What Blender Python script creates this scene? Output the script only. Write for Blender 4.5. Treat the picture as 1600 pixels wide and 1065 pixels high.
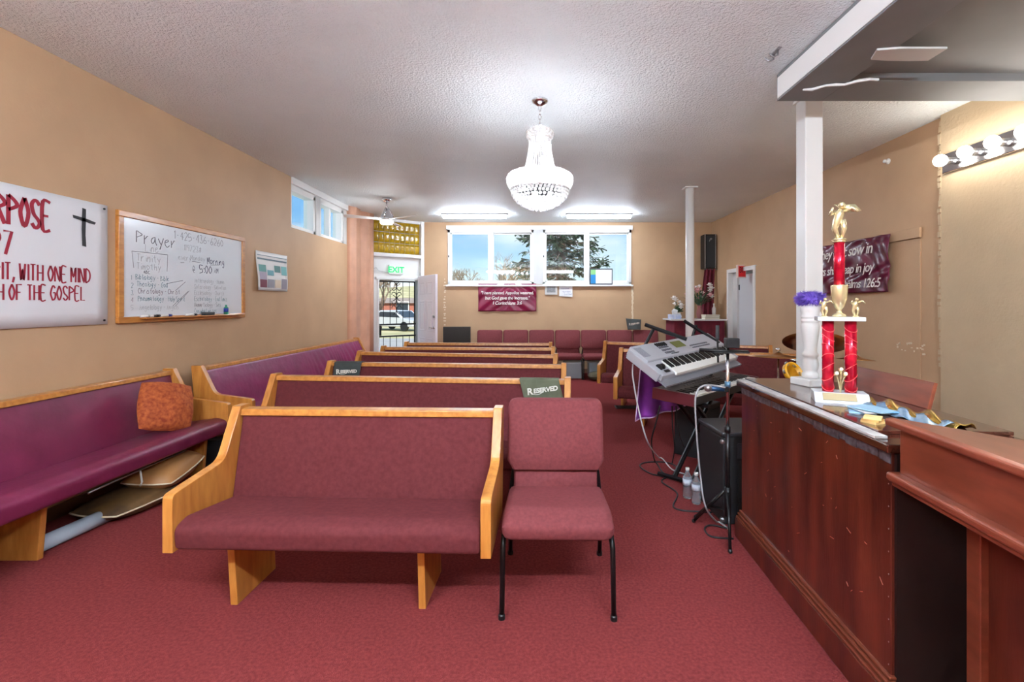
import bpy, bmesh, math, random
from mathutils import Matrix, Vector
for o in list(bpy.data.objects): bpy.data.objects.remove(o)
random.seed(7)
S = bpy.context.scene
C = S.collection
PI = math.pi
R = math.radians

# ------------------------------------------------------------------ camera
H, F, CX, HZ = 1.48, 755.0, 837.0, 473.0       # eye height, focal length in px, vanishing point
cam = bpy.data.cameras.new('camera')
cam.sensor_width = 36; cam.lens = F / 1600 * 36
cam.shift_x = -(CX - 800) / 1600; cam.shift_y = -(532.5 - HZ) / 1600
cam.clip_start = 0.05; cam.clip_end = 500
co = bpy.data.objects.new('camera', cam); C.objects.link(co)
co.location = (0, 0, H); co.rotation_euler = (PI / 2, 0, 0)
S.camera = co
# ------------------------------------------------------------------ view
S.view_settings.view_transform = 'Standard'; S.view_settings.look = 'None'
S.view_settings.gamma = 1; S.view_settings.use_curve_mapping = False
S.view_settings.exposure = 1.75
# ------------------------------------------------------------------ world: blue sky with soft clouds
w = bpy.data.worlds.new('sky'); S.world = w; w.use_nodes = True
nt = w.node_tree; nt.nodes.clear()
wo = nt.nodes.new('ShaderNodeOutputWorld'); bg = nt.nodes.new('ShaderNodeBackground')
tc = nt.nodes.new('ShaderNodeTexCoord'); sx = nt.nodes.new('ShaderNodeSeparateXYZ')
rp = nt.nodes.new('ShaderNodeValToRGB'); nz = nt.nodes.new('ShaderNodeTexNoise')
mp = nt.nodes.new('ShaderNodeMapping'); cr = nt.nodes.new('ShaderNodeValToRGB'); mx = nt.nodes.new('ShaderNodeMixRGB')
nt.links.new(tc.outputs['Generated'], sx.inputs[0]); nt.links.new(sx.outputs['Z'], rp.inputs[0])
e = rp.color_ramp.elements
e[0].position = 0.02; e[0].color = (0.66, 0.84, 0.88, 1); e[1].position = 0.17; e[1].color = (0.15, 0.42, 0.80, 1)
nt.links.new(tc.outputs['Generated'], mp.inputs[0]); mp.inputs['Scale'].default_value = (1, 1, 3)
nt.links.new(mp.outputs[0], nz.inputs['Vector']); nz.inputs['Scale'].default_value = 3.2; nz.inputs['Detail'].default_value = 6
nt.links.new(nz.outputs[0], cr.inputs[0])
c = cr.color_ramp.elements; c[0].position = 0.42; c[0].color = (0, 0, 0, 1); c[1].position = 0.62; c[1].color = (.8, .8, .8, 1)
nt.links.new(cr.outputs[0], mx.inputs[0]); nt.links.new(rp.outputs[0], mx.inputs[1]); mx.inputs[2].default_value = (.85, .9, .92, 1)
nt.links.new(mx.outputs[0], bg.inputs[0]); bg.inputs[1].default_value = 0.42
nt.links.new(bg.outputs[0], wo.inputs[0])
# ------------------------------------------------------------------ sun (behind the building, lights the street)
sl = bpy.data.lights.new('sun', 'SUN'); sl.energy = 2.6; sl.angle = R(.6); sl.color = (1, .95, .86)
sl.energy = 2.2; so = bpy.data.objects.new('sun', sl); C.objects.link(so)
so.rotation_euler = Vector((-.55, 1.0, -.8)).to_track_quat('-Z', 'Y').to_euler()

# lamp strengths (used by the lamp builders below)
E_TUBE, E_BULB, E_CHAND, E_FAN, E_FILL = 27.0, 10.0, 50.0, 40.0, 98.0

# ------------------------------------------------------------------ pixel helpers
def at(px, py, Y): return Vector(((px - CX) * Y / F, Y, H - (py - HZ) * Y / F))
def atz(px, py, Z):
    Y = (H - Z) * F / (py - HZ); return at(px, py, Y)

# ------------------------------------------------------------------ materials
def lin(c):
    return tuple((x / 255 / 12.92 if x / 255 <= .04045 else ((x / 255 + .055) / 1.055) ** 2.4) for x in c)
MATS = {}
def mat(name, rgb, rough=.6, metal=0, var=0.0, vscale=8, stretch=(1, 1, 1), bump=0, bscale=60, bdist=.01, rgb2=None, spec=.5,
        emit=None, estr=0, sheen=0, trans=0, coat=0, detail=4):
    if name in MATS: return MATS[name]
    m = bpy.data.materials.new(name); m.use_nodes = True; n = m.node_tree; b = n.nodes['Principled BSDF']
    col = lin(rgb) + (1,)
    b.inputs['Base Color'].default_value = col; b.inputs['Roughness'].default_value = rough
    b.inputs['Metallic'].default_value = metal; b.inputs['Specular IOR Level'].default_value = spec
    if sheen: b.inputs['Sheen Weight'].default_value = sheen * .6; b.inputs['Sheen Tint'].default_value = tuple(min(1, x * 2.2) for x in col[:3]) + (1,); b.inputs['Sheen Roughness'].default_value = .5
    if trans: b.inputs['Transmission Weight'].default_value = trans
    if coat: b.inputs['Coat Weight'].default_value = coat; b.inputs['Coat Roughness'].default_value = .12
    if emit: b.inputs['Emission Color'].default_value = lin(emit) + (1,); b.inputs['Emission Strength'].default_value = estr
    if var or rgb2 or bump:
        t = n.nodes.new('ShaderNodeTexCoord'); mp = n.nodes.new('ShaderNodeMapping'); mp.inputs['Scale'].default_value = stretch
        n.links.new(t.outputs['Object'], mp.inputs[0])
    if var or rgb2:
        z = n.nodes.new('ShaderNodeTexNoise'); z.inputs['Scale'].default_value = vscale; z.inputs['Detail'].default_value = detail
        n.links.new(mp.outputs[0], z.inputs['Vector'])
        rr = n.nodes.new('ShaderNodeValToRGB'); n.links.new(z.outputs[0], rr.inputs[0])
        a = rr.color_ramp.elements
        if rgb2: c2 = lin(rgb2)
        else: c2 = tuple(x * (1 - var) for x in col[:3])
        c1 = col[:3] if rgb2 else tuple(min(1, x * (1 + var)) for x in col[:3])
        a[0].position = .32; a[0].color = tuple(c2) + (1,); a[1].position = .68; a[1].color = tuple(c1) + (1,)
        n.links.new(rr.outputs[0], b.inputs['Base Color'])
    if bump:
        z2 = n.nodes.new('ShaderNodeTexNoise'); z2.inputs['Scale'].default_value = bscale; z2.inputs['Detail'].default_value = 3
        n.links.new(mp.outputs[0], z2.inputs['Vector'])
        bp = n.nodes.new('ShaderNodeBump'); bp.inputs['Strength'].default_value = bump; bp.inputs['Distance'].default_value = bdist
        n.links.new(z2.outputs[0], bp.inputs['Height']); n.links.new(bp.outputs[0], b.inputs['Normal'])
    MATS[name] = m; return m
def glassy(name, tint=(1, 1, 1), refl=1.0, haze=0.0):
    m = bpy.data.materials.new(name); m.use_nodes = True; n = m.node_tree; n.nodes.clear()
    o = n.nodes.new('ShaderNodeOutputMaterial'); t = n.nodes.new('ShaderNodeBsdfTransparent'); g = n.nodes.new('ShaderNodeBsdfGlossy')
    lw_ = n.nodes.new('ShaderNodeLayerWeight'); lw_.inputs[0].default_value = .5; pw = n.nodes.new('ShaderNodeMath'); pw.operation = 'POWER'; pw.inputs[1].default_value = 5
    n.links.new(lw_.outputs['Facing'], pw.inputs[0]); f = n.nodes.new('ShaderNodeMath'); f.operation = 'MULTIPLY_ADD'; f.inputs[1].default_value = .93; f.inputs[2].default_value = .05
    n.links.new(pw.outputs[0], f.inputs[0]); mxs = n.nodes.new('ShaderNodeMixShader')
    t.inputs[0].default_value = tuple(tint) + (1,); g.inputs['Roughness'].default_value = .02
    g.inputs[0].default_value = (refl, refl, refl, 1)
    n.links.new(f.outputs[0], mxs.inputs[0]); n.links.new(t.outputs[0], mxs.inputs[1]); n.links.new(g.outputs[0], mxs.inputs[2])
    n.links.new(mxs.outputs[0], o.inputs[0]); MATS[name] = m; return m
def crystal(name, tr=.45):
    m = bpy.data.materials.new(name); m.use_nodes = True; n = m.node_tree; n.nodes.clear()
    o = n.nodes.new('ShaderNodeOutputMaterial'); t = n.nodes.new('ShaderNodeBsdfTransparent'); g = n.nodes.new('ShaderNodeBsdfGlossy')
    l = n.nodes.new('ShaderNodeBsdfTranslucent'); d = n.nodes.new('ShaderNodeBsdfDiffuse')
    for q in (l, d): q.inputs[0].default_value = (.95, .95, .93, 1)
    g.inputs['Roughness'].default_value = .08
    a1 = n.nodes.new('ShaderNodeMixShader'); a1.inputs[0].default_value = .55; a2 = n.nodes.new('ShaderNodeMixShader'); a2.inputs[0].default_value = .62
    a3 = n.nodes.new('ShaderNodeMixShader'); a3.inputs[0].default_value = tr
    n.links.new(l.outputs[0], a1.inputs[1]); n.links.new(d.outputs[0], a1.inputs[2])
    n.links.new(a1.outputs[0], a2.inputs[1]); n.links.new(g.outputs[0], a2.inputs[2])
    n.links.new(a2.outputs[0], a3.inputs[1]); n.links.new(t.outputs[0], a3.inputs[2]); n.links.new(a3.outputs[0], o.inputs[0])
    MATS[name] = m; return m

CARPET = mat('red_carpet', (146, 64, 63), .95, rgb2=(117, 45, 47), vscale=70, bump=.9, bscale=230, bdist=.012, spec=.1, sheen=.25, detail=8)
TAN = mat('tan_paint', (194, 160, 125), .55, var=.05, vscale=2.2, bump=.25, bscale=45, bdist=.004, spec=.3)
CREAM = mat('cream_paint', (200, 178, 146), .6, var=.04, vscale=3, bump=.5, bscale=38, bdist=.006, spec=.3)
POPCORN = mat('popcorn_ceiling', (243, 250, 252), .55, var=.035, vscale=1.2, bump=1.0, bscale=64, bdist=.022, spec=.4)
WHITE = mat('white_paint', (232, 232, 230), .4)
OFFW = mat('grey_white_paint', (206, 205, 203), .5, var=.03, vscale=6)
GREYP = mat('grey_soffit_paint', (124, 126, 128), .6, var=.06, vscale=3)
SALMON = mat('salmon_paint', (202, 152, 124), .5, var=.08, vscale=5)
OAK = mat('honey_oak', (206, 142, 68), .32, rgb2=(176, 110, 46), vscale=5, stretch=(6, 1.2, 6), coat=.25, detail=8)
OAKV = mat('honey_oak_upright', (208, 144, 70), .32, rgb2=(178, 112, 46), vscale=5, stretch=(6, 5, .9), coat=.25, detail=8)
MAROON = mat('maroon_weave', (103, 46, 49), .85, rgb2=(90, 37, 41), vscale=40, bump=.25, bscale=260, bdist=.003, spec=.2, sheen=.3)
PLUM = mat('plum_vinyl', (122, 38, 72), .42, rgb2=(108, 30, 62), vscale=6, bump=.12, bscale=14, bdist=.02)
MAGENTA = mat('magenta_vinyl', (142, 46, 92), .42, rgb2=(122, 38, 78), vscale=6, bump=.25, bscale=10, bdist=.03)
CHAIRF = mat('chair_fabric', (122, 60, 63), .85, rgb2=(108, 52, 55), vscale=60, bump=.2, bscale=300, bdist=.003, spec=.2, sheen=.35)
BLACKM = mat('black_metal', (18, 18, 20), .35, metal=.3)
BLACKP = mat('black_plastic', (20, 20, 22), .45)
BLACKV = mat('black_vinyl_cover', (30, 31, 34), .6, bump=.3, bscale=220, bdist=.003)
CHROME = mat('chrome', (220, 220, 224), .12, metal=1)
STEEL = mat('steel', (170, 172, 176), .3, metal=.9)
MAHOG = mat('mahogany_panel', (108, 46, 30), .28, rgb2=(60, 20, 14), vscale=3.2, stretch=(3, 3, .5), coat=.5, bump=.05, bscale=30, detail=7)
MAHOG2 = mat('red_mahogany', (134, 66, 46), .3, rgb2=(108, 49, 33), vscale=4, stretch=(2, 1, 5), coat=.4, detail=7)
MAHOGT = mat('mahogany_top', (78, 36, 26), .12, rgb2=(60, 26, 18), vscale=4, stretch=(4, .7, 3), coat=.7, detail=7)
EDGE = mat('worn_metal_edge', (208, 208, 206), .4, rgb2=(156, 152, 150), vscale=9)
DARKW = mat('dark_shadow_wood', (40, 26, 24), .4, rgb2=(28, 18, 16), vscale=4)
GOLD = mat('gold_plastic', (238, 222, 176), .22, metal=.7)
SILVERK = mat('silver_keyboard', (186, 188, 196), .4, metal=.25)
GLASS = glassy('window_glass', (.93, .97, .96))
CLEAR = glassy('clear_plastic', (.86, .9, .92))
CRYS = crystal('crystal', .80); CRYS2 = crystal('crystal_ball', .35)
def ink(n, rgb): return mat('ink_' + n, rgb, .6)

# ------------------------------------------------------------------ mesh builder
class MB:
    def __init__(s): s.v = []; s.f = []
    def add(s, vs, fs, M=None):
        k = len(s.v)
        s.v += [tuple(M @ Vector(p)) if M is not None else tuple(p) for p in vs]
        s.f += [tuple(k + i for i in f) for f in fs]; return s
    def box(s, x0, x1, y0, y1, z0, z1, M=None):
        return s.add([(x0, y0, z0), (x1, y0, z0), (x1, y1, z0), (x0, y1, z0), (x0, y0, z1), (x1, y0, z1), (x1, y1, z1), (x0, y1, z1)],
                     [(0, 3, 2, 1), (4, 5, 6, 7), (0, 1, 5, 4), (1, 2, 6, 5), (2, 3, 7, 6), (3, 0, 4, 7)], M)
    def cyl(s, p0, p1, r0, r1=None, n=12):
        r1 = r0 if r1 is None else r1; p0 = Vector(p0); p1 = Vector(p1); d = (p1 - p0).normalized()
        a = d.orthogonal().normalized(); b = d.cross(a)
        vs = []
        for p, r in ((p0, r0), (p1, r1)):
            for i in range(n): t = 2 * PI * i / n; vs.append(p + a * (r * math.cos(t)) + b * (r * math.sin(t)))
        fs = [(i, (i + 1) % n, n + (i + 1) % n, n + i) for i in range(n)] + [tuple(range(n - 1, -1, -1)), tuple(range(n, 2 * n))]
        return s.add(vs, fs)
    def tube(s, pts, r, n=8):
        pts = [Vector(p) for p in pts]; vs = []; fs = []; m = len(pts); a = None
        for i, p in enumerate(pts):
            d = (pts[min(i + 1, m - 1)] - pts[max(i - 1, 0)]).normalized()
            if a is None: a = d.orthogonal().normalized()
            else:
                a = a - d * a.dot(d)
                a = a.normalized() if a.length > 1e-6 else d.orthogonal().normalized()
            b = d.cross(a)
            rr = r[i] if isinstance(r, (list, tuple)) else r
            for k in range(n): t = 2 * PI * k / n; vs.append(p + a * (rr * math.cos(t)) + b * (rr * math.sin(t)))
        for i in range(m - 1):
            for k in range(n): k2 = (k + 1) % n; fs.append((i * n + k, i * n + k2, (i + 1) * n + k2, (i + 1) * n + k))
        fs += [tuple(range(n - 1, -1, -1)), tuple(range((m - 1) * n, m * n))]
        return s.add(vs, fs)
    def lathe(s, prof, n=24, c=(0, 0, 0), M=None):
        vs = []; fs = []
        for r, z in prof:
            for i in range(n): t = 2 * PI * i / n; vs.append((c[0] + r * math.cos(t), c[1] + r * math.sin(t), c[2] + z))
        m = len(prof)
        for j in range(m - 1):
            for i in range(n): i2 = (i + 1) % n; fs.append((j * n + i, j * n + i2, (j + 1) * n + i2, (j + 1) * n + i))
        if prof[0][0] > 1e-5: fs.append(tuple(range(n - 1, -1, -1)))
        if prof[-1][0] > 1e-5: fs.append(tuple(range((m - 1) * n, m * n)))
        return s.add(vs, fs, M)
    def prism(s, poly, ax, d0, d1, M=None):
        n = len(poly)
        def P(a, b, d): return {'x': (d, a, b), 'y': (a, d, b), 'z': (a, b, d)}[ax]
        vs = [P(a, b, d0) for a, b in poly] + [P(a, b, d1) for a, b in poly]
        fs = [tuple(range(n)), tuple(range(2 * n - 1, n - 1, -1))] + [(i, (i + 1) % n, n + (i + 1) % n, n + i) for i in range(n)]
        return s.add(vs, fs, M)
    def sphere(s, c, r, nu=10, nv=6, sc=(1, 1, 1), M=None):
        vs = []; fs = []
        for j in range(1, nv):
            p = PI * j / nv
            for i in range(nu):
                t = 2 * PI * i / nu
                vs.append((c[0] + r * sc[0] * math.sin(p) * math.cos(t), c[1] + r * sc[1] * math.sin(p) * math.sin(t), c[2] + r * sc[2] * math.cos(p)))
        k = len(vs); vs += [(c[0], c[1], c[2] + r * sc[2]), (c[0], c[1], c[2] - r * sc[2])]
        for j in range(nv - 2):
            for i in range(nu): i2 = (i + 1) % nu; fs.append((j * nu + i, (j + 1) * nu + i, (j + 1) * nu + i2, j * nu + i2))
        for i in range(nu): i2 = (i + 1) % nu; fs.append((k, i, i2)); fs.append((k + 1, (nv - 2) * nu + i2, (nv - 2) * nu + i))
        return s.add(vs, fs, M)
    def grid(s, fn, nu, nv, M=None):
        vs = [fn(i / nu, j / nv) for j in range(nv + 1) for i in range(nu + 1)]
        fs = [(j * (nu + 1) + i, j * (nu + 1) + i + 1, (j + 1) * (nu + 1) + i + 1, (j + 1) * (nu + 1) + i) for j in range(nv) for i in range(nu)]
        return s.add(vs, fs, M)
    def roll(s, prof, x0, x1, e=.03, M=None, ax='x'):
        """extrude a closed (y,z) profile along x with softly rounded ends"""
        n = len(prof); nr = []
        area = sum(prof[i][0] * prof[(i + 1) % n][1] - prof[(i + 1) % n][0] * prof[i][1] for i in range(n))
        sg = 1 if area > 0 else -1
        for i in range(n):
            a = Vector(prof[i - 1]); b = Vector(prof[(i + 1) % n]); d = (b - a)
            d = d.normalized() if d.length > 1e-9 else Vector((1, 0)); nr.append(Vector((-d.y, d.x)) * sg)
        secs = [(0, e), (e * .12, e * .55), (e * .4, e * .2), (e, 0)]
        L = [(x0 + a, i) for a, i in secs] + [(x1 - a, i) for a, i in reversed(secs)]
        vs = []
        for x, ins in L:
            for i in range(n):
                q = Vector(prof[i]) + nr[i] * ins
                vs.append((x, q.x, q.y))
        fs = []
        for j in range(len(L) - 1):
            for i in range(n): i2 = (i + 1) % n; fs.append((j * n + i, j * n + i2, (j + 1) * n + i2, (j + 1) * n + i))
        fs += [tuple(range(n - 1, -1, -1)), tuple(range((len(L) - 1) * n, len(L) * n))]
        return s.add(vs, fs, M)
    def build(s, name, m, parent=None, world=False, loc=None, rotz=0, bevel=0, bseg=2, smooth=False, solid=0, sub=0, kind=None):
        me = bpy.data.meshes.new(name)
        off = Vector((0, 0, 0))
        if world and parent is not None: off = Vector(parent.location)
        elif world and loc is not None: off = Vector(loc)
        me.from_pydata([tuple(Vector(p) - off) for p in s.v], [], s.f)
        bm = bmesh.new(); bm.from_mesh(me); bmesh.ops.recalc_face_normals(bm, faces=bm.faces); bm.to_mesh(me); bm.free()
        if m is not None: me.materials.append(m)
        if smooth:
            me.polygons.foreach_set('use_smooth', [True] * len(me.polygons))
        o = bpy.data.objects.new(name, me); C.objects.link(o)
        if parent is not None: o.parent = parent
        if loc is not None: o.location = loc
        o.rotation_euler = (0, 0, rotz)
        if solid: q = o.modifiers.new('thickness', 'SOLIDIFY'); q.thickness = solid; q.offset = 0
        if bevel:
            q = o.modifiers.new('bevel', 'BEVEL'); q.width = bevel; q.segments = bseg; q.limit_method = 'ANGLE'; q.angle_limit = R(35)
        if sub: q = o.modifiers.new('sub', 'SUBSURF'); q.levels = sub; q.render_levels = sub
        if kind: o['kind'] = kind
        return o
def rpoly(pts, rads, seg=5):
    """fillet the corners of a closed polygon"""
    out = []; n = len(pts)
    for i, p in enumerate(pts):
        r = rads[i] if isinstance(rads, (list, tuple)) else rads
        p = Vector(p); a = Vector(pts[i - 1]) - p; b = Vector(pts[(i + 1) % n]) - p
        if r <= 0: out.append(tuple(p)); continue
        la, lb = a.length, b.length; a.normalize(); b.normalize()
        ang = a.angle(b) / 2; t = min(r / max(math.tan(ang), 1e-4), la * .49, lb * .49)
        s0, s1 = p + a * t, p + b * t
        for k in range(seg + 1):
            u = k / seg; q = s0 * (1 - u) ** 2 + p * (2 * u * (1 - u)) + s1 * u * u; out.append(tuple(q))
    return out
def empty(name, loc=(0, 0, 0), rotz=0):
    o = bpy.data.objects.new(name, None); C.objects.link(o); o.location = loc; o.rotation_euler = (0, 0, rotz); o.empty_display_size = .1
    return o
def tag(o, label, cat, group=None):
    o['label'] = label; o['category'] = cat
    if group: o['group'] = group
    return o
def thing(name, label, cat, loc=(0, 0, 0), rotz=0, group=None): return tag(empty(name, loc, rotz), label, cat, group)
def struct(o, label=None):
    o['kind'] = 'structure'
    if label: o['label'] = label
    return o
def dup(root, loc, rotz, label=None):
    r = root.copy(); C.objects.link(r); r.location = loc; r.rotation_euler = (0, 0, rotz)
    if label: r['label'] = label
    for ch in list(root.children):
        c = ch.copy(); C.objects.link(c); c.parent = r
        for g in ch.children:
            d = g.copy(); C.objects.link(d); d.parent = c
    return r
def frame(o, u, up):
    u = Vector(u).normalized(); up = Vector(up).normalized(); n = u.cross(up)
    return Matrix(((u.x, up.x, n.x, o[0]), (u.y, up.y, n.y, o[1]), (u.z, up.z, n.z, o[2]), (0, 0, 0, 1)))
def textmb(body, size, M, align='LEFT', shear=0, spacing=1.0, extrude=.0008, bold=0):
    cu = bpy.data.curves.new('t', 'FONT'); cu.body = body; cu.size = size; cu.align_x = align; cu.shear = shear
    cu.space_character = spacing; cu.extrude = extrude; cu.resolution_u = 3; cu.offset = bold
    ob = bpy.data.objects.new('t', cu); C.objects.link(ob)
    me = bpy.data.meshes.new_from_object(ob)
    mb = MB(); mb.add([tuple(v.co) for v in me.vertices], [tuple(p.vertices) for p in me.polygons], M)
    bpy.data.objects.remove(ob); bpy.data.meshes.remove(me); bpy.data.curves.remove(cu)
    return mb
# single-stroke hand lettering: digits are x (0-4) and y (0-8, baseline 2)
SF = {'A': ['02 28 42', '15 35'], 'B': ['02 08', '08 37 36 05', '05 44 43 02'], 'C': ['47 28 05 13 22 43'], 'D': ['02 08', '08 37 45 33 02'], 'E': ['48 08 02 42', '05 35'],
      'F': ['48 08 02', '05 35'], 'G': ['47 28 05 13 22 43 45 25'], 'H': ['08 02', '48 42', '05 45'], 'I': ['28 22'], 'L': ['08 02 42'], 'M': ['02 08 24 48 42'],
      'N': ['02 08 42 48'], 'O': ['28 05 22 45 28'], 'P': ['02 08', '08 37 46 05'], 'R': ['02 08', '08 37 46 05', '15 42'], 'S': ['47 28 07 15 34 43 22 03'],
      'T': ['08 48', '28 22'], 'U': ['08 03 22 43 48'], 'W': ['08 12 26 32 48'], 'Y': ['08 25 48', '25 22'], 'V': ['08 22 48'], 'X': ['02 48', '08 42'], 'K': ['08 02', '47 15 42'],
      'a': ['36 16 04 13 24 36', '36 34 42'], 'b': ['08 02', '05 26 34 22 03'], 'c': ['36 16 03 22 42'], 'd': ['36 16 03 12 34', '38 32'], 'e': ['04 35 26 05 03 22 43'],
      'g': ['36 16 04 13 34', '36 31 10 01'], 'h': ['08 02', '04 26 34 32'], 'i': ['25 22', '27 27'], 'k': ['08 02', '36 14 42'], 'l': ['28 22'], 'm': ['02 06', '05 16 24 22', '24 36 44 42'],
      'n': ['02 06', '04 26 34 32'], 'o': ['26 05 13 22 44 26'], 'p': ['00 06', '05 26 34 23 03'], 'r': ['02 06', '04 26 36'], 's': ['36 16 05 34 22 02'], 't': ['28 23 32', '06 36'],
      'u': ['06 03 22 34', '36 32'], 'v': ['06 22 46'], 'w': ['06 12 25 32 46'], 'y': ['06 23', '46 10'], 'q': ['36 16 04 23 34', '36 30'], 'f': ['47 28 22', '05 35'],
      '0': ['28 05 22 45 28'], '1': ['17 28 22'], '2': ['07 28 46 02 42'], '3': ['08 38 25 43 22 03'], '4': ['38 04 44', '38 32'], '5': ['48 08 05 35 43 22 02'], '6': ['38 15 03 22 43 35 04'],
      '7': ['08 48 12'], '8': ['25 07 28 47 25 03 22 43 25'], '9': ['45 16 07 28 47 42'], ':': ['25 26', '23 22'], ',': ['23 11'], '-': ['15 35'], '.': ['22 23'], '@': ['34 25 14 23 34 45 28 05 22 42'],
      '#': ['12 28', '22 38', '04 44', '06 46'], ')': ['08 25 02'], "'": ['28 27'], 's2': []}
def strokes(body, hgt, M, wd=.14, tall=1.0, jitter=0.0, space=.28, mb=None, x0=0.0):
    """hand lettering as flat ribbons in the u-v plane of M; hgt = cap height"""
    mb = mb or MB(); x = x0; cell = hgt / 6.0; cw = cell * tall
    for ch in body:
        if ch == ' ': x += cw * 2.6; continue
        narrow = ch in "Iil1:,.')"
        for st in SF.get(ch, []):
            pts = [Vector((x + (int(q[0]) - (1.2 if narrow else 0)) * cw + random.uniform(-1, 1) * jitter * cw, (int(q[1]) - 2) * cell + random.uniform(-1, 1) * jitter * cell)) for q in st.split()]
            if (pts[0] - pts[-1]).length < 1e-6 and len(pts) == 2: pts[1].y += cell * .5
            sm = []
            if len(pts) > 3:
                P = [pts[0]] + pts + [pts[-1]]
                for i in range(1, len(P) - 2):
                    for k in range(4):
                        t = k / 4; a, b, c_, d = P[i - 1:i + 3]
                        sm.append(.5 * ((2 * b) + (c_ - a) * t + (2 * a - 5 * b + 4 * c_ - d) * t * t + (3 * b - a - 3 * c_ + d) * t ** 3))
                sm.append(pts[-1])
            else: sm = pts
            n = len(sm); vs = []
            for i, p in enumerate(sm):
                d = sm[min(i + 1, n - 1)] - sm[max(i - 1, 0)]
                d = d.normalized() if d.length > 1e-9 else Vector((0, 1)); nn = Vector((-d.y, d.x))
                ww = wd * hgt * .5 * (1 + .5 * abs(d.y) - .25 + (0 if jitter == 0 else random.uniform(-.15, .15)))
                vs += [(p.x + nn.x * ww, p.y + nn.y * ww, 0), (p.x - nn.x * ww, p.y - nn.y * ww, 0)]
            mb.add(vs, [(2 * i, 2 * i + 1, 2 * i + 3, 2 * i + 2) for i in range(n - 1)], M)
        x += cw * (2.2 if narrow else 4 + space * 6)
    return mb
def rect(mb, M, x0, x1, y0, y1, d=.001):
    return mb.box(x0, x1, y0, y1, 0, d, M)

# ================================================================== THE ROOM
XL, XR, YB, YF, ZC = -3.30, 3.72, 10.20, -2.8, 3.18
DA, DB = Vector((-3.30, 9.45)), Vector((-2.36, 10.20))          # slanted entry wall
struct(MB().box(XL - .2, XR + 1.4, YF - .2, YB + .2, -.2, 0).build('floor', CARPET), 'red carpet floor')
struct(MB().box(XL - .3, XR + 1.4, YF - .3, YB + .3, ZC, ZC + .3).build('ceiling', POPCORN), 'white popcorn textured ceiling')
struct(MB().box(XL - .2, XR + .2, YF - .2, YF, 0, ZC).build('wall_front', TAN))
# left wall with a strip of high windows
W0, W1, WZ0, WZ1 = 6.52, 8.45, 2.50, 3.18
wl = MB().box(XL - .2, XL, YF, W0, 0, ZC).box(XL - .2, XL, W0, W1, 0, WZ0).box(XL - .2, XL, W1, 9.45, 0, ZC)
struct(wl.build('wall_left', TAN), 'tan painted left wall')
# back wall with a window opening
BX0, BX1, BZ0, BZ1 = (700 - CX) * YB / F, (986 - CX) * YB / F, H + (473 - 444) * YB / F, H + (473 - 357) * YB / F
BXa, BXb = (834 - CX) * YB / F, (848 - CX) * YB / F
wb = MB().box(DB.x, BX0, YB, YB + .2, 0, ZC).box(BX1, XR + .2, YB, YB + .2, 0, ZC).box(BX0, BX1, YB, YB + .2, 0, BZ0).box(BX0, BX1, YB, YB + .2, BZ1, ZC)
struct(wb.build('wall_back', TAN), 'tan painted back wall')
# right wall: main part with a doorway, nearer part slightly proud and cream
D0, D1, DZ = 8.20, 9.28, 2.06
wr = MB().box(XR, XR + .14, 4.38, D0, 0, ZC).box(XR, XR + .14, D1, YB, 0, ZC).box(XR, XR + .14, D0, D1, DZ, ZC)
wro = struct(wr.build('wall_right', TAN), 'tan painted right wall')
for y0, y1 in ((4.66, D0 - .05), (D1 + .05, YB - .02)):
    MB().box(XR - .012, XR + .002, y0, y1, .02, 2.105).build('panel', TAN, wro, bevel=.003)
def rough_edge(u, v): return (0, 0, 0)
n = MB(); pts = [(XR - .05, 4.38), (XR + .14, 4.40), (XR + .14, YF), (XR - .05, YF)]
wn = MB().prism(pts, 'z', 0, ZC)
wno = struct(wn.build('wall_right_near', CREAM), 'cream plastered right wall nearest the camera')
mb = MB()
for k in range(40):                                              # ragged plaster edge
    z = .9 + k * .056; d = random.uniform(.004, .022)
    mb.box(XR - .05 - d * .25, XR - .01, 4.375, 4.39 + d, z, z + random.uniform(.03, .06))
mb.build('torn_edge', CREAM, wno)
# room behind the open side doorway
MB().box(XR + .9, XR + 1.0, D0 - .4, YB, 0, 2.5).build('alcove_wall', OFFW, wro)
MB().box(XR + .14, XR + .95, D0 - .12, D0 - .06, 0, 2.5).build('alcove_side', OFFW, wro)
MB().box(XR + .14, XR + .95, D1 + .06, D1 + .12, 0, 2.5).build('alcove_side', OFFW, wro)
# slanted entry wall (pieces around the doorway and transom)
eu = Vector((DB.x - DA.x, DB.y - DA.y, 0)); EL = eu.length; eu.normalize(); en = Vector((eu.y, -eu.x, 0))
ME = frame((DA.x, DA.y, 0), eu, (0, 0, 1))                        # x along the wall, y up, z toward the room
def esol(px):                                                     # distance along the entry wall for a pixel column
    k = (px - CX) / F; return (k * DA.y - DA.x) / (eu.x - k * eu.y)
def ez(px, py):
    s_ = esol(px); Y = DA.y + eu.y * s_; return H - (py - HZ) * Y / F
d0, d1 = esol(592), esol(653); t0, t1 = esol(576), esol(657)
DH = ez(622, 437); TZ0, TZ1 = ez(615, 396), ez(615, 346); 
we = MB()
we.box(-.03, d0, 0, DH, -.16, 0, ME).box(d1, EL, 0, DH, -.16, 0, ME).box(-.03, EL, DH, TZ0, -.16, -.06, ME)
we.box(-.03, t0, TZ0, ZC, -.16, 0, ME).box(t1, EL, TZ0, ZC, -.16, 0, ME).box(t0, t1, TZ1, ZC, -.16, 0, ME)
weo = struct(we.build('wall_entry', WHITE), 'white framed slanted entry wall')
tr = MB(); tr.box(t0 - .02, t1 + .05, TZ0 - .07, TZ0, -.06, .05, ME).box(t1, t1 + .07, DH, ZC, -.02, .035, ME).box(d0 - .06, d1 + .06, DH, DH + .05, -.06, .03, ME)
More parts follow.
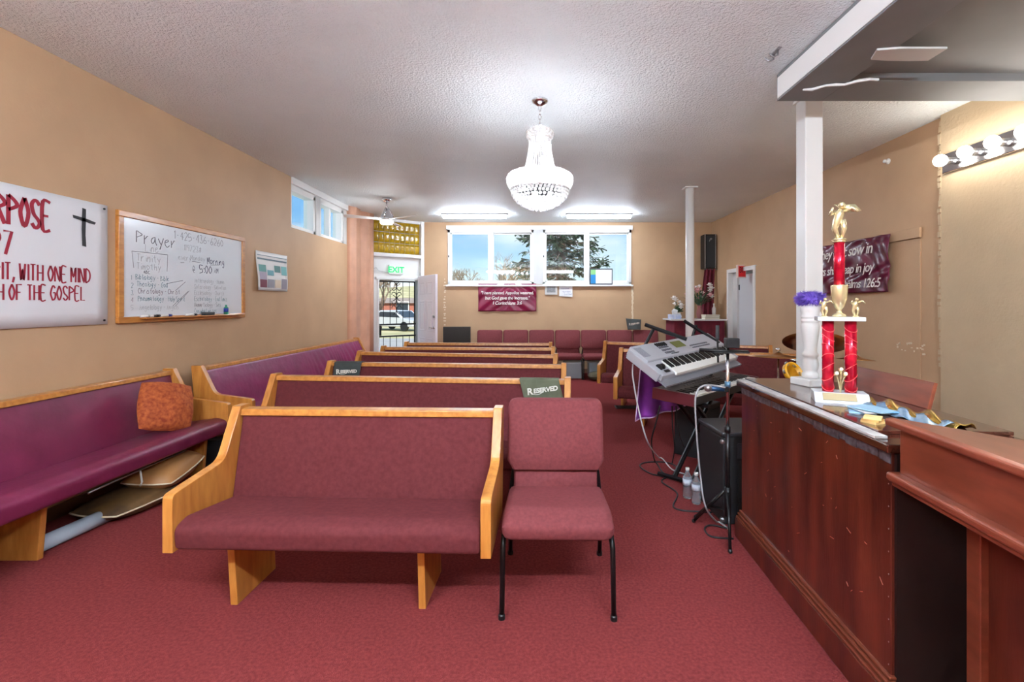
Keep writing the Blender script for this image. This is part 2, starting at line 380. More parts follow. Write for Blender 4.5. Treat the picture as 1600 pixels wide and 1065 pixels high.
tr.box(d0 - .035, d0, 0, DH, -.12, .025, ME).box(d1, d1 + .035, 0, DH, -.12, .025, ME)
tro = struct(tr.build('trim_1', WHITE, bevel=.006), 'white casing and ledge around the entry door')
# transom of amber ribbed glass, each pane its own
AMBER = mat('amber_glass', (196, 158, 22), .12, rgb2=(160, 124, 14), vscale=9, bump=.3, bscale=30, bdist=.01, spec=.7)
win = struct(empty('window_5', tuple(ME @ Vector(((t0 + t1) / 2, TZ0, -.05)))), 'amber ribbed glass transom above the entry door')
nP = 10
for r_ in range(3):
    for k in range(nP):
        a = t0 + (t1 - t0) * k / nP; b = t0 + (t1 - t0) * (k + 1) / nP; hh = (TZ1 - TZ0) / 3
        m_ = MB(); m_.grid(lambda u, v, a=a, b=b, r_=r_: tuple(ME @ Vector((a + .004 + (b - a - .008) * u, TZ0 + hh * (r_ + .01 + .98 * v), -.05 + .004 * math.sin(PI * u) + .0025 * math.sin(v * 9 + k)))), 5, 3)
        m_.build('pane', AMBER, win, world=True, smooth=True, solid=.008)
mm = MB(); 
for k in range(1, nP): a = t0 + (t1 - t0) * k / nP; mm.box(a - .004, a + .004, TZ0, TZ1, -.06, -.042, ME)
mm.build('came', mat('amber_came', (176, 142, 36), .4), win, world=True)
# corner column (plastered pipe chase) between left wall and entry wall
colm = MB(); prof = [(XL - .05, 8.46), (XL + .05, 8.47), (XL + .11, 8.6), (XL + .10, 8.82), (XL + .05, 8.95), (XL + .13, 9.05), (XL + .17, 9.18), (XL + .13, 9.36), (XL + .02, 9.46), (XL - .05, 9.46)]
colm.prism(rpoly(prof, .05, 4), 'z', 0, ZC)
struct(colm.build('trim_2', SALMON, smooth=False), 'salmon painted rounded corner column')
struct(MB().lathe([(.085, 0), (.085, ZC)], 20, (XL + .12, 9.22, 0)).build('trim_10', SALMON, smooth=True), 'salmon painted pipe in the entry corner')
struct(MB().box(XL + .12, XL + .15, 9.33, 9.40, .3, ZC).build('trim_3', mat('dark_conduit', (92, 48, 40), .5)), 'dark conduit running down the corner column')
# baseboards
BASEB = mat('baseboard_brown', (120, 84, 62), .5)
struct(MB().box(XL, XL + .015, YF, 8.45, 0, .09).build('baseboard_left', BASEB))
struct(MB().box(DB.x + .3, XR, YB - .015, YB, 0, .09).build('baseboard_back', BASEB))
struct(MB().box(XR - .03, XR - .012, 4.66, D0 - .08, 0, .09).build('baseboard_right', BASEB))
# pale vertical seam below the back window, patch flecks on the right wall
mb = MB(); x = (987 - CX) * YB / F
for k in range(24): z = BZ0 - .05 - k * .04; mb.box(x + .0 + random.uniform(-.008, .006), x + .03 + random.uniform(-.006, .012), YB - .006, YB + .001, z - .04, z)
mb.build('plaster_seam', mat('pale_plaster', (228, 212, 184), .7), bpy.data.objects['wall_back'])
mb = MB(); x = (695 - CX) * YB / F
for k in range(22): z = 2.0 - k * .06 + random.uniform(-.02, .02); mb.box(x - random.uniform(.005, .03), x + random.uniform(.005, .03), YB - .005, YB + .001, z - .025, z)
mb.build('plaster_chips', MATS['pale_plaster'], bpy.data.objects['wall_back'])
mb = MB()
for k in range(18):
    y = 4.75 + random.uniform(-.2, .2); z = 1.02 + random.uniform(-.04, .06); mb.box(XR - .016, XR - .01, y, y + random.uniform(.01, .03), z, z + random.uniform(.008, .02))
mb.build('plaster_chips', MATS['pale_plaster'], wro)

# soffit with beams at its edges
SX, SY, SZ = 1.80, 3.61, 2.985
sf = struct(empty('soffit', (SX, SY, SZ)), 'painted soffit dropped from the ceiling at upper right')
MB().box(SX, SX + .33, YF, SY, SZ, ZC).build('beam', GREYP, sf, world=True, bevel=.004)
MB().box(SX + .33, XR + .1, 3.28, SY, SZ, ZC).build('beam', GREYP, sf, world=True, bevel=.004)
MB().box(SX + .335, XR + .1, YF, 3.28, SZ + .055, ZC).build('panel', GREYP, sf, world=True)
MB().box(SX - .004, SX, YF, SY - .02, SZ + .012, ZC - .03).build('fascia', WHITE, sf, world=True)
mb = MB()
mb.prism([(2.02, 2.86), (2.14, 2.84), (2.42, 2.84), (2.42, 2.98), (2.30, 2.985), (2.16, 2.98), (2.06, 2.97)], 'z', SZ - .012, SZ)
mb.build('patch', OFFW, sf, world=True)
mb = MB(); mb.tube([(1.88 + .06 * i, 3.40 - .025 * i + .02 * math.sin(i * 2), SZ - .006) for i in range(8)], [.006 + .006 * abs(math.sin(i * 1.7)) for i in range(8)], 6)
mb.build('peeling_caulk', WHITE, sf, world=True)
hk = thing('ceiling_hook', 'small dark double hook on the ceiling by the soffit', 'hook', (at(1212, 92, 0.1).x, 0, 0))
Yh = (ZC - H) * F / (473 - 80); ph = at(1212, 80, Yh); hk.location = ph
for s_ in (-1, 1): MB().tube([(0, s_ * .03, 0), (0, s_ * .03, -.04), (-.03, s_ * .03, -.055), (-.06, s_ * .03, -.03)], .006, 6).build('hook_arm', STEEL, hk, smooth=True)
MB().box(-.012, .012, -.06, .06, -.006, 0).build('mount_plate', STEEL, hk)

# posts
PX = 2.276
po = thing('support_post', 'square white support post behind the counter', 'post', (PX, 4.02, 0))
MB().box(-.072, .072, -.072, .072, 0, ZC).build('shaft', WHITE, po, bevel=.006); MB().box(-.09, .09, -.09, .09, ZC - .02, ZC).build('cap', WHITE, po)
po = thing('support_pipe', 'round white support pipe beside the altar table', 'post', (PX, 7.13, 0))
MB().lathe([(.062, 0), (.062, ZC)], 20).build('shaft', WHITE, po, smooth=True); MB().box(-.09, .09, -.09, .09, ZC - .015, ZC).build('cap', WHITE, po)

# ------------------------------------------------------------------ back windows
def sash_window(name, x0, x1, label, hole):
    wd = struct(empty(name, ((x0 + x1) / 2, YB, BZ0)), label)
    fr = MB(); t = .05
    fr.box(x0, x1, YB - .03, YB + .12, BZ0 - .02, BZ0 + t).box(x0, x1, YB - .03, YB + .12, BZ1 - .09, BZ1).box(x0, x0 + t, YB - .03, YB + .12, BZ0, BZ1).box(x1 - t, x1, YB - .03, YB + .12, BZ0, BZ1)
    fr.build('frame', WHITE, wd, world=True, bevel=.005)
    xm = x0 + (x1 - x0) * hole
    MB().box(xm - .045, xm + .045, YB - .01, YB + .06, BZ0 + t, BZ1 - .09).build('mullion', WHITE, wd, world=True, bevel=.005)
    for a, b, yy in ((x0 + t, xm - .03, YB + .02), (xm + .03, x1 - t, YB + .05)):
        s_ = MB().box(a, b, yy, yy + .03, BZ0 + t, BZ0 + t + .03).box(a, b, yy, yy + .03, BZ1 - .12, BZ1 - .09).box(a, a + .03, yy, yy + .03, BZ0 + t, BZ1 - .09).box(b - .03, b, yy, yy + .03, BZ0 + t, BZ1 - .09)
        so_ = s_.build('sash', WHITE, wd, world=True, bevel=.003)
        p_ = MB().box(a + .025, b - .025, yy + .012, yy + .018, BZ0 + t + .02, BZ1 - .11).build('pane', GLASS, wd, world=True)
    MB().box(x0 + .01, x0 + .03, YB - .04, YB - .03, (BZ0 + BZ1) / 2 - .02, (BZ0 + BZ1) / 2 + .02).build('latch', BLACKM, wd, world=True)
sash_window('window_1', BX0, BXa, 'left white sliding window in the back wall', .50)
sash_window('window_2', BXb, BX1, 'right white sliding window in the back wall', .50)
struct(MB().box(BXa, BXb, YB - .02, YB + .15, BZ0, BZ1).build('trim_4', OFFW), 'post between the back windows')
struct(MB().box(BX0 - .03, BX1 + .03, YB - .05, YB + .01, BZ1 - .03, BZ1 + .06).build('trim_5', WHITE, bevel=.004), 'white head trim above the back windows')
struct(MB().box(BX0 - .04, BX1 + .04, YB - .06, YB + .01, BZ0 - .045, BZ0 - .01).build('trim_6', WHITE, bevel=.004), 'white sill below the back windows')
# high left windows
def side_window(name, y0, y1, label, two):
    wd = struct(empty(name, (XL - .1, (y0 + y1) / 2, WZ0)), label)
    z0, z1 = WZ0 + .0, WZ1 - .12
    fr = MB(); fr.box(XL - .17, XL - .02, y0, y1, z0, z0 + .05).box(XL - .17, XL - .02, y0, y1, z1 - .05, z1 + .12).box(XL - .17, XL - .02, y0, y0 + .06, z0, z1).box(XL - .17, XL - .02, y1 - .06, y1, z0, z1)
    fr.build('frame', WHITE, wd, world=True, bevel=.005)
    ym = (y0 + y1) / 2
    if two: MB().box(XL - .14, XL - .05, ym - .03, ym + .03, z0, z1).build('mullion', WHITE, wd, world=True, bevel=.004)
    MB().box(XL - .12, XL - .114, y0 + .05, y1 - .05, z0 + .04, z1 - .04).build('pane', GLASS, wd, world=True)
side_window('window_3', W0, 7.28, 'small high window in the left wall nearest the whiteboard', False)
side_window('window_4', 7.42, 8.32, 'small high window in the left wall by the corner column', True)
struct(MB().box(XL - .18, XL - .005, 7.28, 7.42, WZ0, ZC).box(XL - .18, XL - .005, 8.32, 8.46, WZ0, ZC).build('trim_7', OFFW), 'white posts between the high left windows')
struct(MB().box(XL - .02, XL + .025, W0, 8.46, WZ1 - .09, WZ1).build('trim_8', WHITE, bevel=.006), 'white head trim above the high left windows')

# ------------------------------------------------------------------ entry door, security gate, exit sign
DOORP = mat('door_white', (226, 218, 226), .35)
hinge = ME @ Vector((d1 + .0, 0, .03))
leafW = 1.0; free = at(691, 473, 9.02); ang = math.atan2(free.y - hinge.y, free.x - hinge.x)
dr = struct(empty('door_1', (hinge.x, hinge.y, 0), ang), 'white six-panel entry door swung open into the room')
MB().box(.02, leafW, -.022, .022, .01, 2.03).build('leaf', DOORP, dr, bevel=.003)
for (z0, z1) in ((.22, .78), (.92, 1.52), (1.66, 1.90)):
    for (x0, x1) in ((.14, .44), (.56, .86)):
        for s_ in (-1, 1):
            m_ = MB(); f = s_ * .022; g = s_ * .030
            a, b = sorted((f, g))
            m_.box(x0, x1, a, b, z0, z0 + .02).box(x0, x1, a, b, z1 - .02, z1).box(x0, x0 + .02, a, b, z0, z1).box(x1 - .02, x1, a, b, z0, z1)
            m_.box(x0 + .05, x1 - .05, a, b, z0 + .05, z1 - .05)
            m_.build('raised_panel', DOORP, dr, bevel=.003)
hd = MB(); hd.cyl((.93, -.022, 1.0), (.93, -.075, 1.0), .012).cyl((.93, -.07, 1.0), (.80, -.07, 1.0), .009).cyl((.93, -.022, 1.0), (.93, -.03, 1.0), .03)
hd.build('handle', CHROME, dr, smooth=True)
MB().cyl((.93, -.022, 1.22), (.93, -.045, 1.22), .028).build('deadbolt', STEEL, dr, smooth=True)
gt = thing('security_gate', 'black wrought iron security gate with scrollwork in the entry doorway', 'gate', tuple(ME @ Vector(((d0 + d1) / 2, 0, -.12))))
IRON = mat('black_iron', (22, 22, 24), .5)
G = lambda x, y, z=-.12: tuple(ME @ Vector((x, y, z)))
gw = d1 - d0
m_ = MB(); 
for a, b in (((d0 + .02, .03), (d0 + .02, DH - .02)), ((d1 - .02, .03), (d1 - .02, DH - .02)), ((d0 + .02, .03), (d1 - .02, .03)), ((d0 + .02, DH - .03), (d1 - .02, DH - .03)), ((d0, .80), (d1, .80)), ((d0, 1.04), (d1, 1.04))):
    m_.cyl(G(*a), G(*b), .016, n=6)
m_.build('gate_frame', IRON, gt, world=True)
for k in range(1, 6):
    x = d0 + gw * k / 6
    m_ = MB(); m_.cyl(G(x, .03), G(x, .80), .007, n=6).cyl(G(x, 1.04), G(x, DH - .03), .007, n=6); m_.build('bar', IRON, gt, world=True)
def scroll(cx, cy, sx_, sy_):
    pts = []
    for i in range(22):
        t = i / 21; a = PI * .5 + t * 4.6; r = .115 * (1 - .72 * t); pts.append(G(cx + sx_ * r * math.cos(a) * .8 + sx_ * .075, cy + sy_ * r * math.sin(a)))
    return pts
xm = d0 + gw * .5
for sy_, yy in ((1, 1.80), (-1, 1.64), (1, 1.52), (-1, 1.36)):
    for sx_ in (-1, 1):
        m_ = MB(); m_.tube(scroll(xm, yy, sx_, sy_), .008, 5); m_.build('scroll', IRON, gt, world=True)
MB().box(d0 + .02, d0 + .09, .82, 1.02, -.14, -.10, ME).build('lock_box', IRON, gt, world=True)
# green exit sign
xs = esol(619); zs = ez(619, 421)
ex = thing('exit_sign', 'white exit sign with green lettering above the entry door', 'sign', tuple(ME @ Vector((xs, zs - .1, -.04))))
MB().box(xs - .145, xs + .145, zs - .095, zs + .095, -.06, .0, ME).build('housing', WHITE, ex, world=True, bevel=.006)
textmb('EXIT', .165, ME @ Matrix.Translation((xs, zs - .058, .002)), 'CENTER', bold=.004).build('lettering', mat('exit_green', (40, 210, 120), .4, emit=(30, 200, 100), estr=.35), ex, world=True)
cd = MB(); cd.tube([ME @ Vector((xs - .15, zs - .06, -.03)), ME @ Vector((xs - .35, zs - .04, -.02)), ME @ Vector((xs - .42, zs + .02, .03)), ME @ Vector((.03, zs - .03, .06))], .008, 6)
tag(cd.build('sign_cable', OFFW, loc=tuple(ME @ Vector((.03, zs, .05))), world=True, smooth=True), 'pale cable running from the green exit sign to the corner column', 'cable')

# ------------------------------------------------------------------ right doorway
dw = struct(empty('door_2', (XR + .12, (D0 + D1) / 2, 0)), 'pale grey side door standing in the right wall')
MB().box(XR + .10, XR + .14, D0 + .02, D1 - .20, .01, 2.0).build('leaf', mat('door_grey', (206, 208, 212), .4), dw, world=True, bevel=.003)
mb = MB(); mb.box(XR + .085, XR + .10, D1 - .235, D1 - .20, 1.72, 1.82); mb.build('hinge', BLACKM, dw, world=True)
MB().box(XR + .06, XR + .135, D1 - .215, D1, 0, DZ).build('jamb', OFFW, dw, world=True)
mb = MB().box(XR - .03, XR + .15, D0 - .06, D0 + .012, 0, DZ + .06).box(XR - .03, XR + .15, D1 - .012, D1 + .06, 0, DZ + .06).box(XR - .03, XR + .15, D0 + .012, D1 - .012, DZ - .012, DZ + .06)
struct(mb.build('trim_9', WHITE, bevel=.004), 'white casing around the right doorway')
# red exit sign on a bracket
pe = at(1158, 424, 8.62)
ex = thing('exit_sign', 'red exit sign on a bracket over the right doorway', 'sign', (pe.x, pe.y, pe.z - .11))
Mx = Matrix.Translation(pe) @ Matrix.Rotation(R(6), 4, 'Z')
MB().box(-.08, .08, -.03, .03, -.115, .115, Mx).build('housing', mat('sign_cream', (226, 206, 196), .4), ex, world=True, bevel=.006)
MB().box(-.065, .065, -.034, -.03, -.095, .095, Mx).build('face', mat('sign_red', (206, 36, 40), .35, emit=(220, 30, 34), estr=.03), ex, world=True)
textmb('EXIT', .08, Mx @ Matrix.Translation((0, -.036, -.02)) @ Matrix.Rotation(PI / 2, 4, 'X') @ Matrix.Diagonal((.62, 1.7, 1, 1)), 'CENTER', bold=.002).build('lettering', mat('sign_dark', (70, 8, 12), .5), ex, world=True)
MB().box(.07, XR - pe.x + .0, -.012, .012, .02, .05, Matrix.Translation(pe)).build('bracket', WHITE, ex, world=True)

# ================================================================== LAMPS
TUBE = mat('tube_glow', (255, 255, 255), .5, emit=(226, 240, 255), estr=E_TUBE)
def fluoro(cx, cy, label):
    t = thing('fluorescent_light', label, 'ceiling light', (cx, cy, ZC), group='fluorescent ceiling lights')
    MB().box(-.63, .63, -.07, .07, -.035, 0).build('housing', mat('fixture_grey', (150, 150, 150), .5), t, bevel=.004)
    MB().prism(rpoly([(-.06, -.035), (.06, -.035), (.05, -.085), (-.05, -.085)], .015, 3), 'x', -.60, .60).build('diffuser', TUBE, t)
fluoro((742 - CX) * 9.2 / F, 9.2, 'lit fluorescent ceiling light over the left back window')
fluoro((936 - CX) * 9.2 / F, 9.2, 'lit fluorescent ceiling light over the right back window')
FILL = mat('added_fill_glow', (255, 255, 255), .5, emit=(226, 240, 255), estr=E_FILL)
def pendant(cx, cy, label):  # added, unseen tube lights that brighten the ceiling and front of the room
    t = thing('added_tube_light', label, 'ceiling light', (cx, cy, ZC), group='added fill tube lights behind the camera')
    for s_ in (-1, 1):
        MB().cyl((s_ * .5, 0, 0), (s_ * .5, 0, -.34), .008).build('rod', STEEL, t, smooth=True); MB().lathe([(0, 0), (.04, 0), (.04, -.02), (0, -.022)], 14, (s_ * .5, 0, 0)).build('canopy', WHITE, t)
        MB().cyl((s_ * .60, 0, -.36), (s_ * .63, 0, -.36), .045, n=16).build('end_cap', WHITE, t)
    MB().cyl((-.60, 0, -.36), (.60, 0, -.36), .04, n=16).build('tube', FILL, t, smooth=True)
pendant(-1.5, -.3, 'added fill tube light, unseen behind the camera on the left')
pendant(1.0, -.3, 'added fill tube light, unseen behind the camera on the right')
GLOBE = mat('bulb_glow', (255, 250, 240), .4, emit=(255, 248, 238), estr=E_BULB)
def vanity(label, M, n):
    """bulb bar; local x along the bar, y up, z out of the wall"""
    t = thing('vanity_light', label, 'wall light', tuple(M @ Vector((0, 0, 0))))
    MB().box(-.06, n * .24 - .06, -.085, .085, 0, .03, M).build('backplate', CHROME, t, world=True, bevel=.006)
    for k in range(n):
        x = .12 + k * .24 - .06
        MB().lathe([(.032, .03), (.032, .09), (.026, .10)], 16, (x, 0, 0), M).build('socket', STEEL, t, world=True, smooth=True)
        MB().sphere((x, 0, .145), .052, 16, 10, M=M).build('bulb', GLOBE, t, world=True, smooth=True)
zb = H + (473 - 253) * 4.25 / F
vanity('chrome bar of glowing round bulbs on the cream right wall', frame((XR - .05, 4.27, zb), (0, -1, 0), (0, 0, 1)), 6)
vanity('chrome bar of glowing round bulbs on the wall behind the camera', frame((-.35, YF, 2.9), (-1, 0, 0), (0, 0, 1)), 8)
# chandelier
CY = 4.06
ch = thing('chandelier', 'tiered crystal chandelier hanging on a chain from the ceiling', 'chandelier', (.035, CY, ZC))
k_ = CY / F
def zz(py): return H + (473 - py) * k_ - ZC
MB().lathe([(.0, 0), (.07, 0), (.07, -.012), (.05, -.03), (.02, -.045), (0, -.047)], 24).build('canopy', CHROME, ch, smooth=True)
z = -.045; i = 0
while z > zz(200):
    m_ = MB(); a = i % 2
    m_.tube([((.011 * math.cos(t)) * (1 - a), (.011 * math.cos(t)) * a, z - .022 + .024 * math.sin(t)) for t in [2 * PI * q / 10 for q in range(11)]], .003, 5)
    m_.build('chain_link', CHROME, ch, smooth=True); z -= .036; i += 1
def beadband(prof, n, rb, name, seg=6):
    m_ = MB()
    for (r, zc) in prof:
        nn = max(8, int(2 * PI * r / (rb * 2.05)))
        off = random.random()
        for q in range(nn):
            t = 2 * PI * (q + off) / nn; m_.sphere((r * math.cos(t), r * math.sin(t), zc), rb, seg, 4)
    return m_.build(name, CRYS, ch, smooth=False)
zt, zc1 = zz(201), zz(219)
beadband([(.06, zt), (.088, zt - .012), (.108, zt - .03), (.114, zt - .048), (.110, zt - .066), (.10, zt - .082)], 0, .010, 'crown_beads')
MB().lathe([(.055, zt - .005), (.10, zt - .04), (.09, zt - .09)], 24).build('crown_frame', CRYS, ch, smooth=True)
zb0, zb1 = zt - .085, zz(272)
m_ = MB()
for q in range(34):
    t = 2 * PI * q / 34
    for s_ in range(17):
        u = s_ / 16; r = .088 + .052 * u ** 1.8; zc_ = zb0 + (zb1 - zb0) * u; m_.sphere((r * math.cos(t), r * math.sin(t), zc_), .0072, 5, 4)
m_.build('bead_strands', CRYS, ch)
for s_ in range(6):
    t = 2 * PI * s_ / 6
    m_ = MB(); m_.tube([((.075 + .05 * u ** 1.8) * math.cos(t), (.075 + .05 * u ** 1.8) * math.sin(t), zb0 + (zb1 - zb0) * u) for u in [q / 6 for q in range(7)]], .004, 5); m_.build('rib', CHROME, ch, smooth=True)
zr0, zr1 = zz(272), zz(299)
beadband([(.225, zr0 + .004), (.25, zr0 - .008), (.266, zr0 - .026), (.272, zr0 - .046), (.272, zr0 - .066), (.268, zr0 - .086), (.258, zr0 - .106), (.246, zr0 - .122)], 0, .0105, 'rim_beads')
m_ = MB(); m_.lathe([(.255, zr0 - .02), (.262, zr0 - .06), (.25, zr0 - .11)], 32)
m_.build('rim_band', CRYS, ch, smooth=True)
MB().lathe([(.243, zr1 + .016), (.243, zr1 + .010), (.248, zr1 + .010), (.248, zr1 + .016), (.243, zr1 + .016)], 32).build('rim_wire', CHROME, ch, smooth=True)
m_ = MB()
for (r, zc_) in ((.238, zr1 + .012), (.232, zr1 - .008), (.226, zr1 - .030), (.212, zr1 - .056), (.188, zr1 - .082), (.155, zr1 - .106), (.115, zr1 - .126), (.072, zr1 - .142), (.03, zr1 - .152)):
    nn = int(2 * PI * r / .033)
    for q in range(nn): t = 2 * PI * (q + random.random() * .2) / nn; m_.sphere((r * math.cos(t), r * math.sin(t), zc_), .0145, 7, 5)
m_.build('crystal_balls', CRYS2, ch, smooth=True)
m_ = MB()
BGL = mat('candle_bulb', (255, 250, 240), .4, emit=(238, 244, 255), estr=E_CHAND)
for q in range(6):
    t = 2 * PI * q / 6 + .3; MB().sphere((.12 * math.cos(t), .12 * math.sin(t), zr0 - .06), .024, 10, 8, (1, 1, 1.7)).build('bulb', BGL, ch, smooth=True)
for q in range(3):
    t = 2 * PI * q / 3; MB().sphere((.08 * math.cos(t), 0.08 * math.sin(t), zr1 - .045), .020, 10, 8, (1, 1, 1.4)).build('bulb', BGL, ch, smooth=True)
for q in range(2):
    MB().sphere((.02 * (q * 2 - 1), 0, zb0 - .08 - .1 * q), .02, 10, 8, (1, 1, 1.8)).build('bulb', mat('neck_bulb', (255, 250, 240), .4, emit=(244, 246, 255), estr=E_CHAND * .6), ch, smooth=True)
# ceiling fan
FY = 7.87
fx = (604 - CX) * FY / F; fz = lambda py: H + (473 - py) * FY / F - ZC
fn = thing('ceiling_fan', 'chrome ceiling fan with white blades near the entry', 'ceiling fan', (fx, FY, ZC))
MB().lathe([(0, 0), (.075, 0), (.07, -.03), (.04, -.055), (0, -.06)], 20).build('canopy', CHROME, fn, smooth=True)
MB().cyl((0, 0, -.05), (0, 0, fz(328)), .012).build('downrod', CHROME, fn, smooth=True)
zm = fz(342)
MB().lathe([(0, zm + .17), (.03, zm + .165), (.06, zm + .10), (.095, zm + .04), (.105, zm), (.10, zm - .03), (0, zm - .03)], 24).build('motor', mat('brushed_silver', (200, 202, 206), .22, metal=.8), fn, smooth=True)
for s_ in range(3):
    t = 2 * PI * s_ / 3 + .5
    MB().tube([(.02 * math.cos(t), .02 * math.sin(t), zm + .19), (.075 * math.cos(t), .075 * math.sin(t), zm + .12), (.115 * math.cos(t), .115 * math.sin(t), zm + .02)], .009, 6).build('motor_bracket', CHROME, fn, smooth=True)
MB().lathe([(0, zm - .03), (.10, zm - .03), (.10, zm - .06), (.085, zm - .082), (0, zm - .088)], 24).build('light_bowl', mat('fan_glow', (255, 252, 246), .4, emit=(244, 248, 255), estr=E_FAN), fn, smooth=True)
for a in (212, 328, 90):
    M = Matrix.Rotation(R(a), 4, 'Z') @ Matrix.Translation((0, 0, zm - .005)) @ Matrix.Rotation(R(11), 4, 'X')
    MB().prism(rpoly([(.10, -.035), (.62, -.075), (.67, -.02), (.66, .06), (.10, .04)], [.01, .05, .04, .05, .01], 4), 'z', -.004, .004, M).build('blade', WHITE, fn, bevel=.002)

# ================================================================== PEWS
def pew(label, L, loc, rotz, feet, fab=MAROON, backfab=None, wrinkle=0, tray=False, group='wooden church pews'):
    t = thing('church_pew', label, 'pew', loc, rotz, group)
    ep = rpoly([(-.28, .335), (-.28, .60), (.075, .645), (.205, .905), (.295, .905), (.27, .62), (.215, .335)], [.004, .03, .09, .012, .012, .05, .01], 5)
    for s_ in (-1, 1):
        x = s_ * L / 2; a, b = sorted((x, x - s_ * .048))
        MB().prism(ep, 'x', a, b).build('end_panel', OAKV, t, bevel=.007, bseg=3)
    x0, x1 = -L / 2 + .05, L / 2 - .05
    sp = rpoly([(-.275, .345), (-.285, .455), (-.20, .478), (.17, .43), (.17, .335)], [.03, .05, .09, .02, .01], 6)
    MB().roll(sp, x0, x1, .018).build('seat_cushion', fab, t, smooth=True)
    bp_ = rpoly([(.125, .41), (.222, .868), (.262, .868), (.21, .38)], [.03, .02, .01, .01], 4)
    if wrinkle:
        def fn_(u, v):
            y = .125 + (.222 - .125) * v; z_ = .41 + (.868 - .41) * v; x_ = x0 + (x1 - x0) * u
            wv = wrinkle * max(0, (u - .45) / .55) * (math.sin(x_ * 31 + 5 * v + 2 * math.sin(x_ * 7)) ** 2) * math.sin(PI * v) ** .6
            return (x_, y - .006 - wv - .02 * math.sin(PI * v), z_)
        MB().grid(fn_, 160, 12).build('cushion_cover', backfab or fab, t, smooth=True, solid=.006)
    MB().roll(bp_, x0, x1, .01).build('back_cushion', backfab or fab, t, smooth=True)
    MB().prism([(.225, .36), (.268, .868), (.285, .868), (.24, .36)], 'x', x0, x1).build('back_panel', OAK, t)
    MB().prism(rpoly([(.205, .852), (.21, .888), (.29, .888), (.29, .852)], [.004, .008, .008, .004], 3), 'x', x0, x1).build('top_rail', OAK, t)
    for fxp in feet:
        MB().prism([(-.115, 0), (-.145, .35), (.19, .35), (.215, 0)], 'x', fxp - .018, fxp + .018).build('foot', OAKV, t, bevel=.004)
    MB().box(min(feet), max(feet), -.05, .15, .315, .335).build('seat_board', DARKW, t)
    if tray: MB().box(min(feet) + .06, max(feet) - .02, -.20, -.17, .318, .334).build('front_rail', OAK, t, bevel=.003)
    return t
def pew_from(label, l, r, **k):
    a, b = atz(l[0], l[1], .905), atz(r[0], r[1], .905); d = b - a; L = d.length; an = math.atan2(d.y, d.x); m_ = (a + b) / 2
    off = Vector((math.sin(an), -math.cos(an), 0)) * .25
    f = k.pop('feet', None) or (-L / 2 + .33, 0, L / 2 - .33)
    return pew(label, L, (m_.x + off.x, m_.y + off.y, 0), an, f, **k)
pew_from('short oak pew with plain maroon seat at the front, left of the lone chair', (371, 631.5), (786, 634.5), feet=(-.53, .40), tray=True)
pew_from('long oak pew right behind the short front pew, green cloth near its right end', (428, 582.5), (892, 589))
pew_from('long oak pew with a green cloth over the left end of its back', (515, 562.5), (885, 566.5))
pew_from('long oak pew directly behind the one with green cloth on its left end', (561, 547), (872, 552))
pew_from('second farthest long oak pew in the centre block, facing away from the back chairs', (597, 539.6), (867, 541))
pew_from('farthest long oak pew in the centre block, nearest the back chairs', (633, 533.2), (863, 534))
pew_from('angled right-hand oak pew just behind the silver keyboard', (968, 542.5), (1254, 550.5))
pew_from('angled right-hand oak pew nearest the altar table', (944, 531.8), (1206, 538.5))
pew('oak pew with plum vinyl along the left wall under the whiteboard, holding the orange pillow', 3.0, (-2.975, 2.78, 0), R(90), (-1.38, .01, 1.38), fab=PLUM)
pew('long oak pew with wrinkled magenta vinyl along the left wall by the corner column', 3.65, (-2.80, 6.24, 0), R(88), (-1.5, 0, 1.5), fab=MAGENTA, wrinkle=.03)

